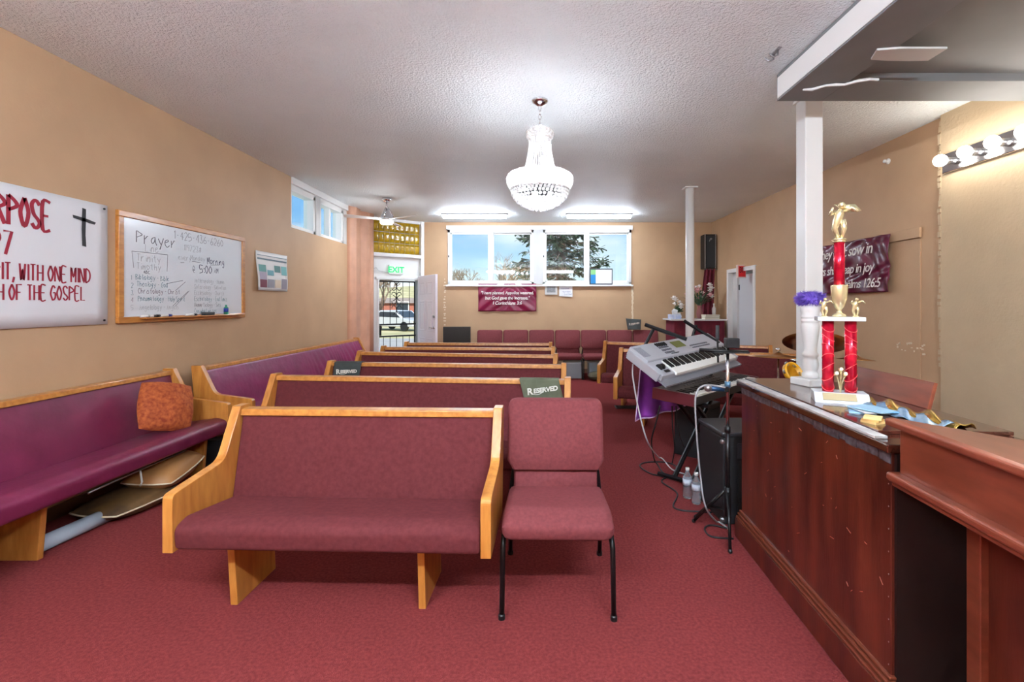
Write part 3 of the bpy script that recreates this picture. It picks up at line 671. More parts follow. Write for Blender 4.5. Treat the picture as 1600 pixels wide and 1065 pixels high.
# ================================================================== CHAIRS
def chair(label, loc, rotz):
    t = thing('banquet_chair', label, 'chair', loc, rotz)
    sp = rpoly([(-.33, .385), (-.35, .46), (-.24, .505), (.16, .465), (.16, .39)], [.03, .06, .09, .03, .02], 6)
    MB().roll(sp, -.262, .262, .045).build('seat', CHAIRF, t, smooth=True)
    def slab(z0, z1, wb_, wt, th, cr_):
        m_ = MB(); yb = lambda z_: .165 + (z_ - .45) * .24
        out = rpoly([(-wb_, z0), (wb_, z0), (wt, z0 + .05 if wt > wb_ else z0 + .001), (wt, z1), (-wt, z1), (-wt, z0 + .05 if wt > wb_ else z0 + .001)], [.012, .012, .03 if wt > wb_ else .0, cr_, cr_, .03 if wt > wb_ else .0], 5)
        n_ = len(out); cx_, cz_ = 0, (z0 + z1) / 2; vs = []; 
        lay = [(.94, 0), (.985, .012), (1, .03), (1, th - .015), (.98, th)]
        for s_, d in lay:
            for (x_, z_) in out: xx = x_ * s_; zz_ = cz_ + (z_ - cz_) * s_; vs.append((xx, yb(zz_) - th + d - .0, zz_))
        fs = []
        for j in range(len(lay) - 1):
            for i_ in range(n_): i2 = (i_ + 1) % n_; fs.append((j * n_ + i_, j * n_ + i2, (j + 1) * n_ + i2, (j + 1) * n_ + i_))
        fs += [tuple(range(n_ - 1, -1, -1)), tuple(range((len(lay) - 1) * n_, len(lay) * n_))]
        return m_.add(vs, fs)
    slab(.555, .93, .235, .268, .085, .05).build('backrest', CHAIRF, t, smooth=True)
    slab(.455, .565, .232, .232, .05, .005).build('lumbar_panel', CHAIRF, t, smooth=True)
    for s_ in (-1, 1):
        x = s_ * .262
        MB().tube([(x, -.285, .0), (x * .985, -.275, .33), (x * .975, -.255, .365), (x * .96, -.20, .378)], .0125, 10).build('leg', BLACKM, t, smooth=True)
        MB().tube([(x, .30, .0), (x * .985, .225, .36), (x * .92, .205, .50), (x * .85, .20, .60)], .0125, 10).build('leg', BLACKM, t, smooth=True)
        MB().tube([(x * .975, -.25, .372), (x * .975, .22, .372)], .0125, 8).build('seat_frame', BLACKM, t, smooth=True)
    MB().tube([(-.25, -.24, .376), (.25, -.24, .376)], .011, 8).build('front_rail', BLACKM, t, smooth=True)
    for s_ in (-1, 1):
        MB().lathe([(.016, 0), (.016, .02), (.012, .025)], 10, (s_ * .262, -.285, 0)).build('foot_cap', BLACKP, t)
        MB().lathe([(.016, 0), (.016, .02), (.012, .025)], 10, (s_ * .262, .30, 0)).build('foot_cap', BLACKP, t)
    return t
c0 = chair('mauve upholstered banquet chair standing alone beside the short front pew', (.108, 2.545, 0), R(-1))
for k in range(7):
    yy = 9.60 + .03 * math.sin(k); px = 764.5 + 41 * k
    r = dup(c0, ((px - CX) * (yy + .1) / F, yy, 0), 0, 'maroon chair in the row along the back wall, ' + ['leftmost of seven', 'second from the left', 'third from the left', 'fourth from the left', 'fifth from the left', 'sixth from the left', 'rightmost of seven'][k])
    r['group'] = 'maroon chairs along the back wall'
    for chd in r.children:
        pass
    r.scale = (.95, 1, 1)

# ================================================================== COUNTER AND LECTERN (right)
cA, cB = Vector((1.25, 1.70)), Vector((1.30, 3.05)); cd_ = (cB - cA); CL = cd_.length
can = math.atan2(cd_.y, cd_.x) - PI / 2
ct = thing('wooden_counter', 'long dark mahogany counter with scratched front and worn edges', 'counter', (cA.x, cA.y, 0), can)
# local: x to the right (depth), y away from camera along the front
MB().box(0, .50, 0, CL, .10, .955).build('body', MAHOG, ct, bevel=.004)
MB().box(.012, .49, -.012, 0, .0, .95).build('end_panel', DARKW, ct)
MB().box(-.035, .45, -.01, CL + .02, 0, .125).build('plinth', MAHOG, ct, bevel=.004)
for z0, d in ((.125, -.030), (.143, -.022), (.158, -.012)):
    MB().box(d, .02, -.01, CL + .015, z0, z0 + .012).build('plinth_bead', mat('bead_wood', (112, 54, 36), .3), ct, bevel=.004)
MB().box(-.022, .52, -.015, CL + .03, .955, .985).build('top', MAHOGT, ct, bevel=.004)
MB().box(.035, .53, .12, CL + .04, .985, 1.0).build('top_board', MAHOGT, ct, bevel=.003)
MB().box(-.018, .030, .06, CL + .03, .985, .996).build('edge_strip', EDGE, ct, bevel=.002)
mb = MB(); y = 0
while y < CL:
    dl = random.uniform(.03, .12); mb.box(-.004, .0, y, y + dl, .915 + random.uniform(-.006, .01), .953); y += dl + random.uniform(0, .02)
mb.build('worn_edge', mat('worn_blue_grey', (104, 100, 108), .35, rgb2=(52, 38, 38), vscale=40), ct)
mb = MB()
for k in range(30):
    y = random.uniform(.05, CL - .05); z = random.uniform(.2, .9); a = random.uniform(-1, 1); l = random.uniform(.004, .03)
    mb.box(-.0012, 0, -l / 2, l / 2, -.0012, .0012, Matrix.Translation((0, y, z)) @ Matrix.Rotation(a, 4, 'X'))
mb.build('scratches', mat('scratch', (190, 120, 96), .5), ct, kind='stuff')
mb = MB()
for k in range(10): mb.sphere((.001, .012, .20 + k * .08), .003, 6, 4)
mb.build('tack_row', STEEL, ct, smooth=True)
MB().box(0, .018, 0, .62, 0, .125, Matrix.Translation((.50, .50, 1.0)) @ Matrix.Rotation(R(14), 4, 'Y')).build('back_ledge', MAHOG2, ct, bevel=.003)
# lectern
lA = Vector((1.225, 1.665)); lan = math.atan2(1.0, .075) - PI / 2
le = thing('lectern', 'red mahogany lectern with overhanging box and slanted top at the right edge', 'lectern', (lA.x, lA.y, 0), lan)
# local: x right, y away; it extends toward the camera (negative y)
LL = 1.15
MB().prism([(.015, .90), (.015, 1.058), (.52, .975), (.52, .90)], 'y', -LL, -.02).build('upper_box', MAHOG2, le, bevel=.003)
MB().prism(rpoly([(-.02, 1.060), (-.02, 1.082), (.0, 1.086), (.56, .994), (.56, .970)], [.006, .008, .004, .004, .004], 3), 'y', -LL - .02, 0).build('slanted_top', MAHOG2, le, bevel=.003)
MB().box(-.02, .52, -LL - .02, .0, .872, .902).build('moulding', MAHOG2, le, bevel=.010, bseg=3)
MB().box(-.006, .52, -LL, -.01, .855, .875).build('lower_moulding', MAHOG2, le, bevel=.005)
MB().box(.21, .50, -LL + .05, -.10, .06, .86).build('body', MAHOG, le)
MB().box(.185, .215, -.13, -.075, .06, .86).build('stile', MAHOG2, le, bevel=.004)
MB().box(.185, .215, -LL + .05, -LL + .10, .06, .86).build('stile', MAHOG2, le, bevel=.004)
MB().box(.15, .52, -LL + .02, -.05, 0, .09).build('plinth', MAHOG, le, bevel=.005)
MB().box(.50, .525, -LL + .3, -.30, .996, 1.02).build('book_stop', MAHOG2, le, bevel=.004)

# ------------------------------------------------------------------ things on the counter
TZ = 1.0
def on_counter(px, py): return atz(px, py, TZ)
p = on_counter(1266, 601)
bl = thing('turned_stand', 'white turned wooden stand topped with purple fluff on the counter', 'candle stand', (p.x, p.y, TZ), R(15)); bl.scale = (1, 1, .92)
WP = mat('chalk_white', (222, 222, 220), .5)
MB().box(-.075, .075, -.075, .075, 0, .045).build('base', WP, bl, bevel=.006)
MB().lathe([(.04, .045), (.045, .05), (.045, .075), (.034, .085), (.040, .10), (.046, .13), (.040, .16), (.034, .175), (.044, .185), (.044, .20), (.036, .21), (.034, .23), (.038, .27), (.046, .33), (.050, .37), (.046, .39), (.042, .395), (.049, .402), (.049, .415), (.043, .42), (.049, .427), (.049, .44), (.044, .45), (.052, .47), (.052, .52), (0, .52)], 24).build('turned_column', WP, bl, smooth=True)
m_ = MB()
for k in range(1500):
    a = random.uniform(0, 2 * PI); b = math.acos(random.uniform(-.7, 1)); d = Vector((math.sin(b) * math.cos(a), math.sin(b) * math.sin(a), math.cos(b) * .75))
    q = Vector((0, 0, .545)) + d * .06; e_ = q + d * random.uniform(.02, .035) + Vector((random.uniform(-.008, .008), random.uniform(-.008, .008), random.uniform(-.006, .006)))
    s_ = d.orthogonal().normalized() * .003; m_.add([q - s_, q + s_, e_], [(0, 1, 2)])
PURF = mat('purple_fluff', (142, 112, 214), .9, rgb2=(112, 82, 190), vscale=20)
pm = MB().sphere((0, 0, .545), .066, 16, 10, (1, 1, .75)).build('fluff_core', PURF, bl, smooth=True)
m_.build('fluff', PURF, bl, kind='stuff')
# trophy
TY = 2.36; tpx = at(1312, 612, TY)
ty = thing('trophy', 'tall trophy with red foil columns and gold figure on the counter', 'trophy', (tpx.x, TY, TZ), R(-22))
MARB = mat('white_marble', (214, 218, 222), .25, rgb2=(190, 196, 204), vscale=14)
FOIL = mat('red_foil', (226, 30, 62), .16, metal=.45, rgb2=(170, 8, 40), vscale=26, detail=1)
MB().prism([(-.085, 0), (.085, 0), (.085, .03), (-.085, .03)], 'z', 0, .001).build('felt', DARKW, ty)
MB().prism([(-.075, 0), (.075, 0), (.075, .045), (-.03, .045)], 'x', -.115, .115).build('base', MARB, ty, bevel=.003)
MB().prism([(-.066, .014), (-.04, .042), (-.0415, .044), (-.0675, .016)], 'x', -.08, .06).build('name_plate', GOLD, ty)
for sx_ in (-.048, .048):
    MB().lathe([(.026, .045), (.026, .392)], 20, (sx_, .01, 0)).build('column', FOIL, ty, smooth=True)
    m_ = MB()
    for q in range(7): z = .07 + q * .048; m_.tube([(sx_ + .0268 * math.cos(t), .01 + .0268 * math.sin(t), z + .02 * math.sin(t * 1 + q)) for t in [2 * PI * i_ / 14 for i_ in range(15)]], .0016, 4)
    m_.build('foil_spiral', mat('foil_light', (255, 110, 110), .3, metal=.3), ty)
MB().box(-.10, .10, -.045, .065, .392, .412).build('shelf', MARB, ty, bevel=.003)
MB().lathe([(.0, .412), (.032, .412), (.03, .422), (.012, .432), (.009, .445), (.022, .46), (.034, .50), (.038, .56), (.036, .568), (.0, .568)], 20, (0, .01, 0)).build('cup', GOLD, ty, smooth=True)
MB().lathe([(.024, .566), (.024, .776)], 20, (0, .01, 0)).build('upper_column', FOIL, ty, smooth=True)
MB().lathe([(0, .776), (.029, .776), (.029, .786), (0, .787)], 20, (0, .01, 0)).build('column_cap', GOLD, ty, smooth=True)
def gold_figure(x, y, z, s_, nm, pose=0):
    m_ = MB(); P_ = lambda a, b, c_: (x + a * s_, y + b * s_, z + c_ * s_)
    m_.lathe([(.0, 0), (.18 * s_, 0), (.12 * s_, .06 * s_), (.0, .08 * s_)], 12, (x, y, z))
    m_.tube([P_(-.02, 0, .05), P_(-.10, 0, .3), P_(-.04, 0, .52), P_(.0, 0, .68), P_(.04, -.02, .80)], [.05 * s_, .07 * s_, .10 * s_, .12 * s_, .07 * s_], 8)
    m_.tube([P_(.05, 0, .05), P_(.12, .02, .3), P_(.06, 0, .52)], [.04 * s_, .06 * s_, .09 * s_], 8)
    m_.sphere(P_(.05, -.03, .90), .085 * s_, 10, 8)
    m_.tube([P_(-.08, 0, .74), P_(-.22, -.06, .66), P_(-.16, -.12, .84)], [.05 * s_, .04 * s_, .03 * s_], 6)
    m_.tube([P_(.10, 0, .74), P_(.28, -.05, .82), P_(.40, -.08, .70)], [.05 * s_, .04 * s_, .03 * s_], 6)
    if pose: m_.prism([(-.1 * s_ + x, z + .95 * s_), (.36 * s_ + x, z + .92 * s_), (.5 * s_ + x, z + .74 * s_), (.2 * s_ + x, z + .72 * s_)], 'y', y + .01, y + .025)
    return m_.build(nm, GOLD, ty, smooth=True)
gold_figure(0, .01, .786, .19, 'gold_figure', 1)
gold_figure(-.066, .0, .412, .095, 'small_figure'); gold_figure(.066, .0, .412, .095, 'small_figure')
m_ = MB()
for q in range(3):
    m_.tube([(0, -.02, .045), (-.008 + q * .006, -.025, .09), (-.018 + q * .018, -.03, .13 + .02 * (q == 1))], .003, 5)
    m_.sphere((-.018 + q * .018, -.03, .138 + .02 * (q == 1)), .012, 6, 4)
m_.build('gold_sprig', GOLD, ty)
# pamphlets and notepads
cols = [(150, 190, 214), (196, 214, 226), (232, 234, 236), (120, 168, 198)]
for k in range(5):
    q = on_counter(1346 + 10 * (k % 2) + 4 * k, 641 + k)
    o = MB().box(-.05, .05, -.075, .075, 0, .004).build('pamphlet', mat('paper_%d' % (k % 4), cols[k % 4], .5), loc=(q.x, q.y, TZ + .0042 * k), rotz=R(-30 + 13 * k))
    tag(o, ['pale blue pamphlet at the bottom of the stack on the counter', 'light pamphlet second from bottom of the stack on the counter', 'white pamphlet in the middle of the stack on the counter', 'blue pamphlet second from top of the stack on the counter', 'pale blue pamphlet on top of the stack on the counter'][k], 'pamphlet', 'pamphlets on the counter')
q = on_counter(1364, 660)
for k in range(3):
    o = MB().box(-.03, .03, -.03, .03, 0, .008).build('notepad', mat('pad_%d' % k, [(222, 186, 120), (206, 160, 92), (232, 204, 140)][k], .6), loc=(q.x, q.y, TZ + .0085 * k), rotz=R(20 + 15 * k))
    tag(o, ['bottom tan notepad of the small pile by the counter edge', 'middle tan notepad of the small pile by the counter edge', 'top tan notepad of the small pile by the counter edge'][k], 'notepad', 'tan notepads')
ga, gb = on_counter(1345, 626), on_counter(1462, 662); gb = Vector((1.60, 1.80, TZ))
ga = Vector((1.60, 2.36, TZ))
gf = thing('foil_bag', 'crumpled gold and blue foil gift bag lying on the counter', 'gift bag', tuple((ga + gb) / 2))
def foil(u, v):
    p_ = ga.lerp(gb, u); wv = .11 * (v - .5) * (1 - .5 * abs(u - .5)); return (p_.x + wv, p_.y, TZ + .004 + .034 * math.sin(PI * v) ** .7 * (.7 + .3 * math.sin(u * 17 + v * 4)) + .008 * math.sin(u * 31 + v * 9))
MB().grid(foil, 40, 10).build('foil_sheet', mat('gold_foil', (206, 168, 84), .22, metal=.8, rgb2=(170, 132, 60), vscale=12), gf, world=True, smooth=True, solid=.002)
def foil2(u, v):
    p_ = ga.lerp(gb, .2 + .75 * u); return (p_.x - .085 + .07 * v, p_.y, TZ + .004 + .02 * v + .006 * math.sin(u * 23 + v * 5))
MB().grid(foil2, 30, 5).build('blue_lining', mat('blue_foil', (52, 110, 168), .25, metal=.5, rgb2=(170, 200, 220), vscale=10), gf, world=True, smooth=True, solid=.002)

# ================================================================== LEFT WALL HANGINGS
def lw(px, py, d=0): Y = (XL + d) * F / (px - CX); return Y, H - (py - HZ) * Y / F
# poster
y1 = 3.71; y0 = 1.75; zt_, zb_ = 2.225, 1.318
ps = thing('wall_banner', 'white vinyl banner with red brush lettering and black cross on left wall', 'banner', (XL, (y0 + y1) / 2, zb_))
def sheet(u, v): return (XL + .012 + .0015 * math.sin(u * 9) * math.sin(v * 5), y0 + (y1 - y0) * u, zb_ + (zt_ - zb_) * v)
MB().grid(sheet, 20, 10).build('sheet', mat('white_vinyl', (226, 227, 230), .4), ps, world=True, smooth=True, solid=.002)
mb = MB()
for (yy, z_) in ((y1 - .03, zt_ - .03), (y1 - .03, zb_ + .03)): MB().cyl((XL + .012, yy, z_), (XL + .018, yy, z_), .008).build('grommet', BLACKM, ps, world=True)
ML = lambda y, z, d=.0155: frame((XL + d, y, z), (0, 1, 0), (0, 0, 1))
RED = ink('crimson', (158, 28, 52))
def wordR(body, px_end, py_base, hgt, tall, wd):
    """write so the word ends at the given pixel column"""
    Y, z = lw(px_end, py_base, .0155)
    n_ = 0; cw = hgt / 6 * tall
    for ch_ in body: n_ += cw * 2.6 if ch_ == ' ' else cw * (2.2 if ch_ in "Iil1:,.')" else 4 + .28 * 6)
    return strokes(body, hgt, ML(Y - n_ + cw * 1.5, z), wd, tall)
wordR('PURPOSE', 79, 360, .185, .40, .115).build('lettering', RED, ps, world=True)
wordR('1:27', 19, 398, .145, .5, .11).build('lettering', RED, ps, world=True)
wordR('SPIRIT, WITH ONE MIND', 141, 442, .105, .47, .10).build('lettering', RED, ps, world=True)
wordR('FAITH OF THE GOSPEL', 133, 469, .098, .47, .10).build('lettering', RED, ps, world=True)
Yc, zc_ = lw(134, 354, .03); mb = MB()
Mc = ML(Yc, zc_, .0157)
mb.add([(-.012, .135, 0), (.018, .13, 0), (.014, -.06, 0), (.02, -.145, 0), (-.012, -.14, 0), (-.016, -.02, 0)], [(0, 1, 2, 3, 4, 5)], Mc)
mb.add([(-.085, .072, 0), (-.08, .05, 0), (.085, .028, 0), (.098, .045, 0), (.02, .062, 0)], [(0, 1, 2, 3, 4)], Mc)
mb.build('cross', ink('charcoal', (46, 46, 50)), ps, world=True)
# whiteboard
b0, b1, bz0, bz1 = 3.79, 5.44, 1.318, 2.215
wbd = thing('whiteboard', 'oak framed whiteboard with faded handwriting on the left wall', 'whiteboard', (XL, (b0 + b1) / 2, bz0))
MB().box(XL, XL + .018, b0 + .02, b1 - .02, bz0 + .02, bz1 - .02).build('board', mat('board_white', (224, 228, 232), .18), wbd, world=True)
for a in ((b0, b1, bz0, bz0 + .05), (b0, b1, bz1 - .05, bz1), (b0, b0 + .05, bz0 + .05, bz1 - .05), (b1 - .05, b1, bz0 + .05, bz1 - .05)):
    MB().box(XL, XL + .032, *a).build('frame_rail', OAK, wbd, world=True, bevel=.005)
MB().box(XL + .03, XL + .085, b0 + .2, b1 - .1, bz0 + .03, bz0 + .042).build('pen_tray', OAK, wbd, world=True, bevel=.003)
def wbtxt(body, px, py, hgt, colr, wd=.07, tall=.8, nm='handwriting'):
    Y, z = lw(px, py, .02); random.seed(len(body) * 17 + px)
    strokes(body, hgt, ML(Y, z, .0195), wd, tall, .35).build(nm, ink(*colr), wbd, world=True, kind='stuff')
GR = ('grey', (128, 128, 134)); LG = ('pale', (176, 178, 182)); TE = ('teal', (96, 140, 150)); NV = ('navy', (60, 66, 96)); PK = ('plum', (120, 96, 110))
wbtxt('Prayer', 214, 379, .10, GR); wbtxt('Line', 227, 392, .06, LG)
wbtxt('Trinity', 214, 407, .06, LG); wbtxt('Timothy', 214, 420, .055, LG)
wbtxt('abc', 225, 427, .03, GR, .12)
wbtxt('1', 205, 437, .04, TE); wbtxt('Bibliology - Bible', 212, 436, .042, TE, tall=.7)
wbtxt('2', 205, 449, .04, TE); wbtxt('Theology - God', 214, 447, .042, TE, tall=.7)
wbtxt('3', 205, 461, .04, TE); wbtxt('Christology - Christ', 216, 458, .042, PK, tall=.7)
wbtxt('4', 205, 472, .04, PK); wbtxt('Pneumatology - Holy Spirit', 216, 470, .042, TE, tall=.62)
wbtxt('5', 205, 484, .04, LG); wbtxt('Angelology - Angels', 218, 484, .042, LG, tall=.7)
wbtxt('1-425-436-6260', 273, 372, .07, GR, .06, tall=.78); wbtxt('119723#', 288, 391, .055, LG, .07, tall=.8)
wbtxt('every', 279, 405, .045, LG); wbtxt('Monday', 298, 406, .045, LG); wbtxt('Morning', 324, 412, .065, NV, .08, tall=.7)
wbtxt('@', 301, 425, .06, GR); wbtxt('5:00', 312, 426, .075, NV, .08, tall=.8); wbtxt('AM', 335, 426, .045, NV, .08)
for k, (tx, cc) in enumerate((('Anthropology - Human', LG), ('Soteriology - Salvation', LG), ('Ecclesiology - Church', LG), ('Eschatology - End Times', TE), ('Hamartiology - Sins', GR), ('Can what we see', TE))):
    wbtxt(tx, 304, 441 + k * 9.6, .042, cc, tall=.62)
mb = MB()
def wl_(a, b, wd=.004):
    A, B = Vector(lw(*a, .02)), Vector(lw(*b, .02)); d = (B - A).normalized(); nn = Vector((-d.y, d.x)) * wd / 2
    mb.add([(A.x + nn.x, A.y + nn.y, 0), (A.x - nn.x, A.y - nn.y, 0), (B.x - nn.x, B.y - nn.y, 0), (B.x + nn.x, B.y + nn.y, 0)], [(0, 1, 2, 3)], frame((XL + .0197, 0, 0), (0, 1, 0), (0, 0, 1)))
for a, b in (((206, 392), (262, 398)), ((206, 392), (209, 418)), ((262, 398), (261, 424)), ((260, 443), (286, 438)), ((274, 454), (290, 440)), ((270, 478), (294, 455)), ((274, 478), (296, 454)), ((282, 410), (288, 410)), ((300, 408), (313, 410)), ((328, 414), (342, 414))): wl_(a, b)
mb.build('drawn_lines', ink('grey', (128, 128, 134)), wbd, world=True)
# markers, eraser, bottle on the tray
def tray_item(px, nm, lab, cat, l, r, mt, cap=None):
    Y, _ = lw(px, 495, .06); z = bz0 + .042
    t = thing(nm, lab, cat, (XL + .062, Y, z), group='whiteboard pens' if nm == 'marker' else None)
    MB().cyl((0, -l / 2, r), (0, l / 2, r), r, n=10).build('barrel', mt, t, smooth=True)
    MB().cyl((0, l / 2, r), (0, l / 2 + .04, r), r * 1.08, n=10).build('cap', cap or mt, t, smooth=True)
WPL = mat('white_plastic', (232, 232, 230), .35); BLU = mat('blue_plastic', (40, 60, 150), .35)
tray_item(226, 'marker', 'white marker at the left end of the whiteboard tray', 'marker', .09, .010, WPL, WPL)
tray_item(237, 'marker', 'black marker on the whiteboard tray', 'marker', .09, .010, BLACKP, BLACKP)
tray_item(256, 'marker', 'blue capped marker on the whiteboard tray', 'marker', .09, .010, WPL, BLU)
tray_item(296, 'marker', 'white marker with dark cap in the middle of the whiteboard tray', 'marker', .10, .010, WPL, BLACKP)
Y, _ = lw(325, 495, .06); er = thing('eraser', 'dark felt eraser on the whiteboard tray', 'eraser', (XL + .062, Y, bz0 + .042))
MB().box(-.022, .022, -.07, .07, .012, .03).build('grip', mat('dark_grey', (70, 72, 74), .6), er, bevel=.004); MB().box(-.02, .02, -.068, .068, 0, .013).build('felt', mat('felt_grey', (52, 50, 50), .9), er)
Y, _ = lw(353, 490, .06); bt = thing('spray_bottle', 'small green and blue bottle standing on the whiteboard tray', 'bottle', (XL + .062, Y, bz0 + .042))
MB().lathe([(0, 0), (.022, 0), (.022, .07), (.01, .082), (.01, .10), (0, .10)], 14).build('body', mat('green_plastic', (60, 150, 110), .35), bt, smooth=True); MB().lathe([(.0225, .025), (.0225, .065)], 14).build('label_band', BLU, bt, smooth=True)
# flyer
f0, f1, fz0, fz1 = 5.68, 6.40, 1.63, 2.10
fl = thing('colour_chart', 'paper sheet printed with teal, maroon and grey swatches on left wall', 'poster', (XL, (f0 + f1) / 2, fz0))
MB().grid(lambda u, v: (XL + .01 + .03 * (1 - v) * (1 - u) ** 2 + .006 * math.sin(v * 6), f0 + (f1 - f0) * u, fz0 + (fz1 - fz0) * v), 8, 10).build('paper', mat('paper_white', (228, 228, 226), .5), fl, world=True, smooth=True, solid=.001)
MBf = lambda: MB()
def sw(u0, u1, v0, v1, rgb):
    g = lambda u, v: (XL + .014 + .03 * (1 - (v0 + (v1 - v0) * v)) * (1 - (u0 + (u1 - u0) * u)) ** 2 + .006 * math.sin((v0 + (v1 - v0) * v) * 6), f0 + (f1 - f0) * (u0 + (u1 - u0) * u), fz0 + (fz1 - fz0) * (v0 + (v1 - v0) * v))
    MB().grid(g, 2, 4).build('swatch', mat('sw_%d_%d_%d' % rgb, rgb, .5), fl, world=True)
for a in ((.05, .28, .48, .66, (60, 140, 132)), (.05, .28, .28, .48, (164, 150, 170)), (.05, .28, .08, .28, (118, 30, 56)), (.31, .52, .40, .54, (90, 156, 168)), (.31, .52, .08, .30, (150, 148, 158)), (.55, .75, .50, .68, (62, 122, 118)), (.55, .75, .08, .30, (222, 204, 180)), (.78, .97, .44, .68, (110, 178, 178)), (.78, .97, .06, .34, (150, 144, 156)), (.03, .98, .79, .83, (70, 100, 110)), (.03, .98, .89, .91, (120, 140, 150))): sw(*a)

# ================================================================== BANNERS
SATIN = mat('maroon_satin', (138, 24, 66), .30, rgb2=(112, 16, 52), vscale=5)
SATIN2 = mat('wine_satin', (112, 28, 62), .28, rgb2=(88, 18, 46), vscale=5)
CRINK = ink('cream', (238, 230, 226))
bx0, bx1, bz0_, bz1_ = (747 - CX) * 10.12 / F, (838 - CX) * 10.12 / F, H - (486 - 473) * 10.12 / F, H - (443 - 473) * 10.12 / F
bn = thing('scripture_banner', 'maroon satin scripture banner hanging below the left back window', 'banner', ((bx0 + bx1) / 2, YB, bz0_))
def wr1(u, v):
    dx = (u - .5) * 2; arc = math.sin(9 * (v * .9 + .55 * dx * dx)) * .012 * (.4 + .6 * abs(dx)) + .007 * math.sin(26 * u + 15 * v * (1 if u > .5 else -1))
    return (bx0 + (bx1 - bx0) * u, YB - .035 + arc, bz0_ + (bz1_ - bz0_) * v)
MB().grid(wr1, 60, 30).build('cloth', SATIN, bn, world=True, smooth=True, solid=.002)
MBk = lambda x, z, d=.058: frame((x, YB - d, z), (1, 0, 0), (0, 0, 1))
bh = bz1_ - bz0_; xm = (bx0 + bx1) / 2
for body, fz_, sz in (('"I have planted, Appollos watered,', .62, .088), ('but God gave the Increase."', .43, .092), ('I Corinthians 3:6', .24, .10)):
    textmb(body, sz, MBk(xm, bz0_ + bh * fz_), 'CENTER', .15, .92, bold=.001).build('lettering', CRINK, bn, world=True)
# right wall banner
ry0, ry1, rz0, rz1 = 6.30, 4.99, 1.595, 2.195       # left edge (far) to right edge (near)
rb = thing('scripture_banner', 'shiny wine coloured scripture banner on the right wall behind the trophy', 'banner', (XR, (ry0 + ry1) / 2, rz0))
def wr2(u, v):
    d = .010 * math.sin(20 * (u + .6 * v) + 3 * math.sin(7 * u)) + .008 * math.sin(34 * (u * .7 - v * .5) + 2 * math.sin(9 * v)) + .01 * math.sin(6 * u + 3)
    return (XR - .075 + d, ry0 + (ry1 - ry0) * u, rz0 + (rz1 - rz0) * v)
MB().grid(wr2, 70, 36).build('cloth', SATIN2, rb, world=True, smooth=True, solid=.002)
MRw = lambda y, z, d=.106: frame((XR - d, y, z), (0, -1, 0), (0, 0, 1))
for body, y_, z_, sz in (('They that sow in', 6.22, 2.02, .17), ('tears shall reap in joy', 6.30, 1.82, .15), ('Psalms 126:5', 5.72, 1.65, .14)):
    textmb(body, sz, MRw(y_, z_), 'LEFT', .25, .9, bold=.001).build('lettering', CRINK, rb, world=True)
bt_ = MB().box(XR - .035, XR - .012, 4.64, 6.32, 2.11, 2.21).build('wood_batten', TAN, loc=(XR, 5.4, 2.1), world=True, bevel=.003)
tag(bt_, 'tan painted wooden batten on the right wall above the wine banner', 'batten')
q = at(1384, 252, 3.69 * F / (1384 - CX))
kb = thing('round_wall_fixture', 'small white round knob high on the right wall', 'fixture', (XR, q.y, q.z))
MB().lathe([(0, 0), (.03, 0), (.03, .01), (.015, .016), (.012, .03), (.02, .036), (.018, .05), (0, .054)], 14, M=frame((0, 0, 0), (0, -1, 0), (0, 0, 1))).build('dome', WHITE, kb, smooth=True)

# small things on the back wall
q = at(861, 453, YB)
gp = thing('wall_plaque', 'small grey framed panel on the back wall under the window sill', 'plaque', (q.x, YB, q.z - .1))
MB().box(-.13, .13, -.03, 0, .0, .21).build('frame', mat('plaque_grey', (196, 194, 190), .5), gp, bevel=.006); MB().box(-.09, .09, -.034, -.03, .05, .18).build('face', mat('plaque_face', (150, 150, 150), .5, rgb2=(116, 116, 118), vscale=50), gp)
q = at(884, 455, YB)
nt_ = thing('paper_note', 'white paper note with pen writing taped below the right back window', 'note', (q.x, YB, q.z - .12))
MB().grid(lambda u, v: (-.14 + .28 * u, -.012 - .02 * (1 - v) * u, .0 + .02 * (1 - u) + .24 * v), 4, 4).build('sheet', mat('paper_white', (228, 228, 226), .5), nt_, solid=.001)
for k, (tx, z_) in enumerate((('please be', .17), ('on time', .10), ('thanks', .05))):
    m_ = MB(); strokes('eunmwe', .03, frame((-.09 + .03 * k, -.034, z_), (1, 0, 0), (0, 0, 1)), .1, 1, .4, mb=m_); m_.build('scribble', ink('penblue', (120, 126, 170)), nt_)
MB().box(-.03, .03, -.06, -.058, .23, .26).build('tape', WPL, nt_)
q0, q1 = at(921, 443, YB - .03), at(957, 421, YB - .03)
fc = thing('framed_certificate', 'dark framed certificate with blue design leaning in the right back window', 'picture frame', ((q0.x + q1.x) / 2, YB - .03, BZ0 + .0))
MB().box(q0.x, q1.x, YB - .045, YB - .030, BZ0 - .008, BZ0 + .33).build('frame', mat('frame_dark', (64, 66, 74), .4), fc, world=True, bevel=.003)
MB().box(q0.x + .025, q1.x - .02, YB - .049, YB - .044, BZ0 + .015, BZ0 + .305).build('sheet', mat('paper_white', (228, 228, 226), .5), fc, world=True)
MB().box(q0.x + .025, q0.x + .13, YB - .051, YB - .048, BZ0 + .015, BZ0 + .20).build('blue_design', mat('cert_blue', (30, 130, 190), .4), fc, world=True)
MB().box(q0.x + .025, q0.x + .13, YB - .051, YB - .048, BZ0 + .20, BZ0 + .305).build('green_design', mat('cert_green', (130, 190, 120), .4), fc, world=True)

